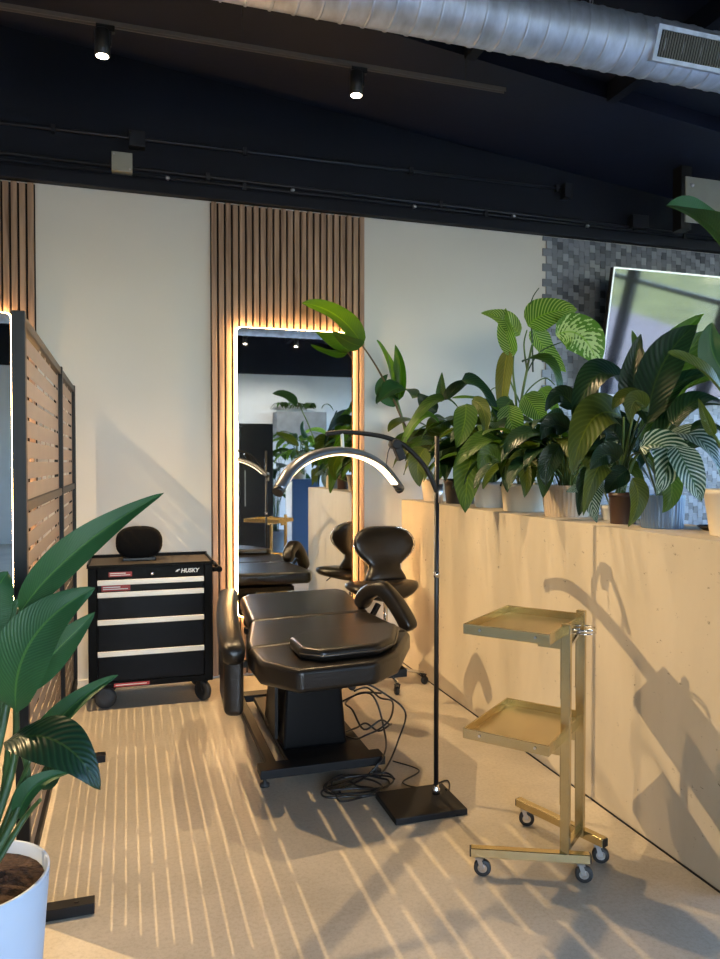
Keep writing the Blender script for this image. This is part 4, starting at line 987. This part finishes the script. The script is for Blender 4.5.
gl(t, LF['bop'], (16, 712), (32, 640), (95, 588), 58, D-.12, (-.03, .02), hint=(-.25, -.9, .3), fold=.22, prof=.75, seg=28, cross=9)
gl(t, LF['bop'], (18, 690), (52, 655), (95, 612), 34, D+.02, (0, .05), hint=(.3, -.8, .45), fold=.3, prof=.75, seg=24, cross=7)
gl(t, LF['bop'], (-6, 700), (10, 630), (55, 598), 48, D+.06, (0, .05), hint=(.1, -.8, .5), fold=.3, seg=24, cross=7)
gl(t, LF['bop'], (-30, 640), (-10, 600), (8, 572), 50, D+.02, (0, .05), hint=(.2, -.9, .3), fold=.2, seg=24, cross=7)
gl(t, LF['bop'], (26, 764), (66, 712), (118, 675), 25, D+.04, (.02, .06), hint=(-.2, -.8, .5), fold=.5, prof=.7, seg=24, cross=7)
gl(t, LF['dark'], (4, 742), (58, 742), (100, 790), 56, D-.22, (-.03, -.02), hint=(.1, -.55, .85), fold=.15, prof=.8, seg=28, cross=9, curl=.15)
gl(t, LF['bop'], (18, 818), (36, 786), (72, 772), 22, D-.02, (0, .04), hint=(-.2, -.7, .6), fold=.5, seg=20)
gl(t, LF['dark'], (44, 790), (54, 768), (66, 752), 20, D+.1, fold=.4)

# ------------------------------------------------------------------ things seen in the mirror, behind the viewer
t = thing('tall_cabinet', (1.72, -.6, 0), 'tall black cabinet reflected in the mirror, vertical handle on its door', 'cabinet')
box((1.48, -.85, 0), (1.96, -.40, 2.0)).build('body', M['black_cab'], t, bevel=.004)
box((1.485, -.40, .05), (1.955, -.385, 1.97)).build('door', M['black_cab'], t, bevel=.003)
MB().bar((1.56, -.36, .85), (1.56, -.36, 1.35), .012, .012).build('handle', M['steel'], t)
t = thing('blue_cabinet', (2.52, -.5, 0), 'narrow blue cabinet seen in the mirror behind the trolley', 'cabinet')
box((2.22, -.8, 0), (2.62, -.35, 1.22)).build('body', M['blue_cab'], t, bevel=.004)
box((2.225, -.35, .04), (2.615, -.337, 1.19)).build('door', M['blue_cab'], t, bevel=.003)
clump('potted_peace_lily', 'bright leafy plant in a tan pot on the mirrored blue cabinet', (2.36, -.5, 1.22), .10, .13, M['pot_tan'], [LF['mid'], LF['dief'], LF['mid']], 26, .40, .75, .30, 71, group='plants seen in the mirror')
clump('potted_rubber_plant', 'tall dark plant standing on floor behind the mirrored cabinets', (2.2, -1.5, 0), .17, .40, M['pot_grey'], [LF['dark'], LF['bop'], LF['mid']], 26, .46, 1.9, .45, 83, group='plants seen in the mirror', stemm=M['stem_dark'])
clump('potted_rubber_plant', 'bushy plant on floor left of the mirrored black cabinet', (1.12, -1.3, 0), .15, .35, M['pot_white'], [LF['mid'], LF['olive']], 22, .42, 1.55, .4, 85, group='plants seen in the mirror')
t = thing('hanging_planter', (3.0, YF+.12, 2.05), 'grey trough planter on the far wall seen in the mirror', 'planter')
MB().box((2.75, YF+.002, 1.95), (3.75, YF+.40, 2.45)).build('trough', M['pot_grey'], t, bevel=.02, seg=3)
rr = random.Random(9)
for i in range(24):
    x = 2.85+.8*rr.random(); b0 = V((x, YF+.2, 2.44)); d = V((rr.uniform(-1, 1), rr.uniform(-.3, 1), 0)).normalized()
    p0 = b0+d*.05+V((0, 0, .08)); leaf(t, LF['mid'], p0, p0+d*.12+V((0, 0, .10)), p0+d*.26+V((0, 0, -.02)), .10, hint=(0, 0, 1), seg=8, cross=5)

# ------------------------------------------------------------------ daylight
w = bpy.data.worlds.new('world'); bpy.context.scene.world = w; w.use_nodes = True; nt = w.node_tree
bg = nt.nodes['Background']; sky = nn(nt, 'ShaderNodeTexSky'); sky.sky_type = 'NISHITA'; sky.sun_disc = False; sky.sun_elevation = math.radians(35); sky.sun_rotation = math.radians(200)
tn = nn(nt, 'ShaderNodeMix'); tn.data_type = 'RGBA'; tn.blend_type = 'MULTIPLY'; tn.inputs[0].default_value = 1; tn.inputs[7].default_value = (.78, .96, 1.22, 1); tn.clamp_result = False; nt.links.new(sky.outputs[0], tn.inputs[6]); nt.links.new(tn.outputs[2], bg.inputs[0]); bg.inputs[1].default_value = 1.65
def portal(loc, rot, sx, sy):
    l = bpy.data.lights.new('window_portal', 'AREA'); l.shape = 'RECTANGLE'; l.size = sx; l.size_y = sy; l.cycles.is_portal = True
    o = bpy.data.objects.new('window_portal', l); C.objects.link(o); o.location = loc; o.rotation_euler = rot
portal((XR-.02, -.05, 1.75), (0, PI/2, 0), 3.1, 7.9)
portal((.5, YF+.02, 1.7), (PI/2, 0, 0), 2.8, 2.8)
sl = bpy.data.lights.new('sun', 'SUN'); sl.energy = 5.0; sl.angle = math.radians(.6); sl.color = (1, .92, .78)
so = bpy.data.objects.new('sun', sl); C.objects.link(so); so.rotation_euler = V((.45, -.55, -.8)).to_track_quat('-Z', 'Y').to_euler()

# ------------------------------------------------------------------ camera and output
cam = bpy.data.cameras.new('camera'); co = bpy.data.objects.new('camera', cam); C.objects.link(co)
co.location = EYE; cam.sensor_fit = 'VERTICAL'; cam.sensor_height = 24; cam.lens = FPX/959*24
co.rotation_euler = _F.to_track_quat('-Z', 'Y').to_euler(); cam.clip_start = .05
sc = bpy.context.scene; sc.camera = co
sc.view_settings.view_transform = 'Standard'; sc.view_settings.look = 'None'; sc.view_settings.gamma = 1; sc.view_settings.use_curve_mapping = False
sc.view_settings.exposure = 0.54
sc.cycles.use_denoising = True; sc.cycles.max_bounces = 7; sc.cycles.diffuse_bounces = 4; sc.cycles.glossy_bounces = 4; sc.cycles.caustics_reflective = False; sc.cycles.caustics_refractive = False
sc.cycles.sample_clamp_indirect = 6
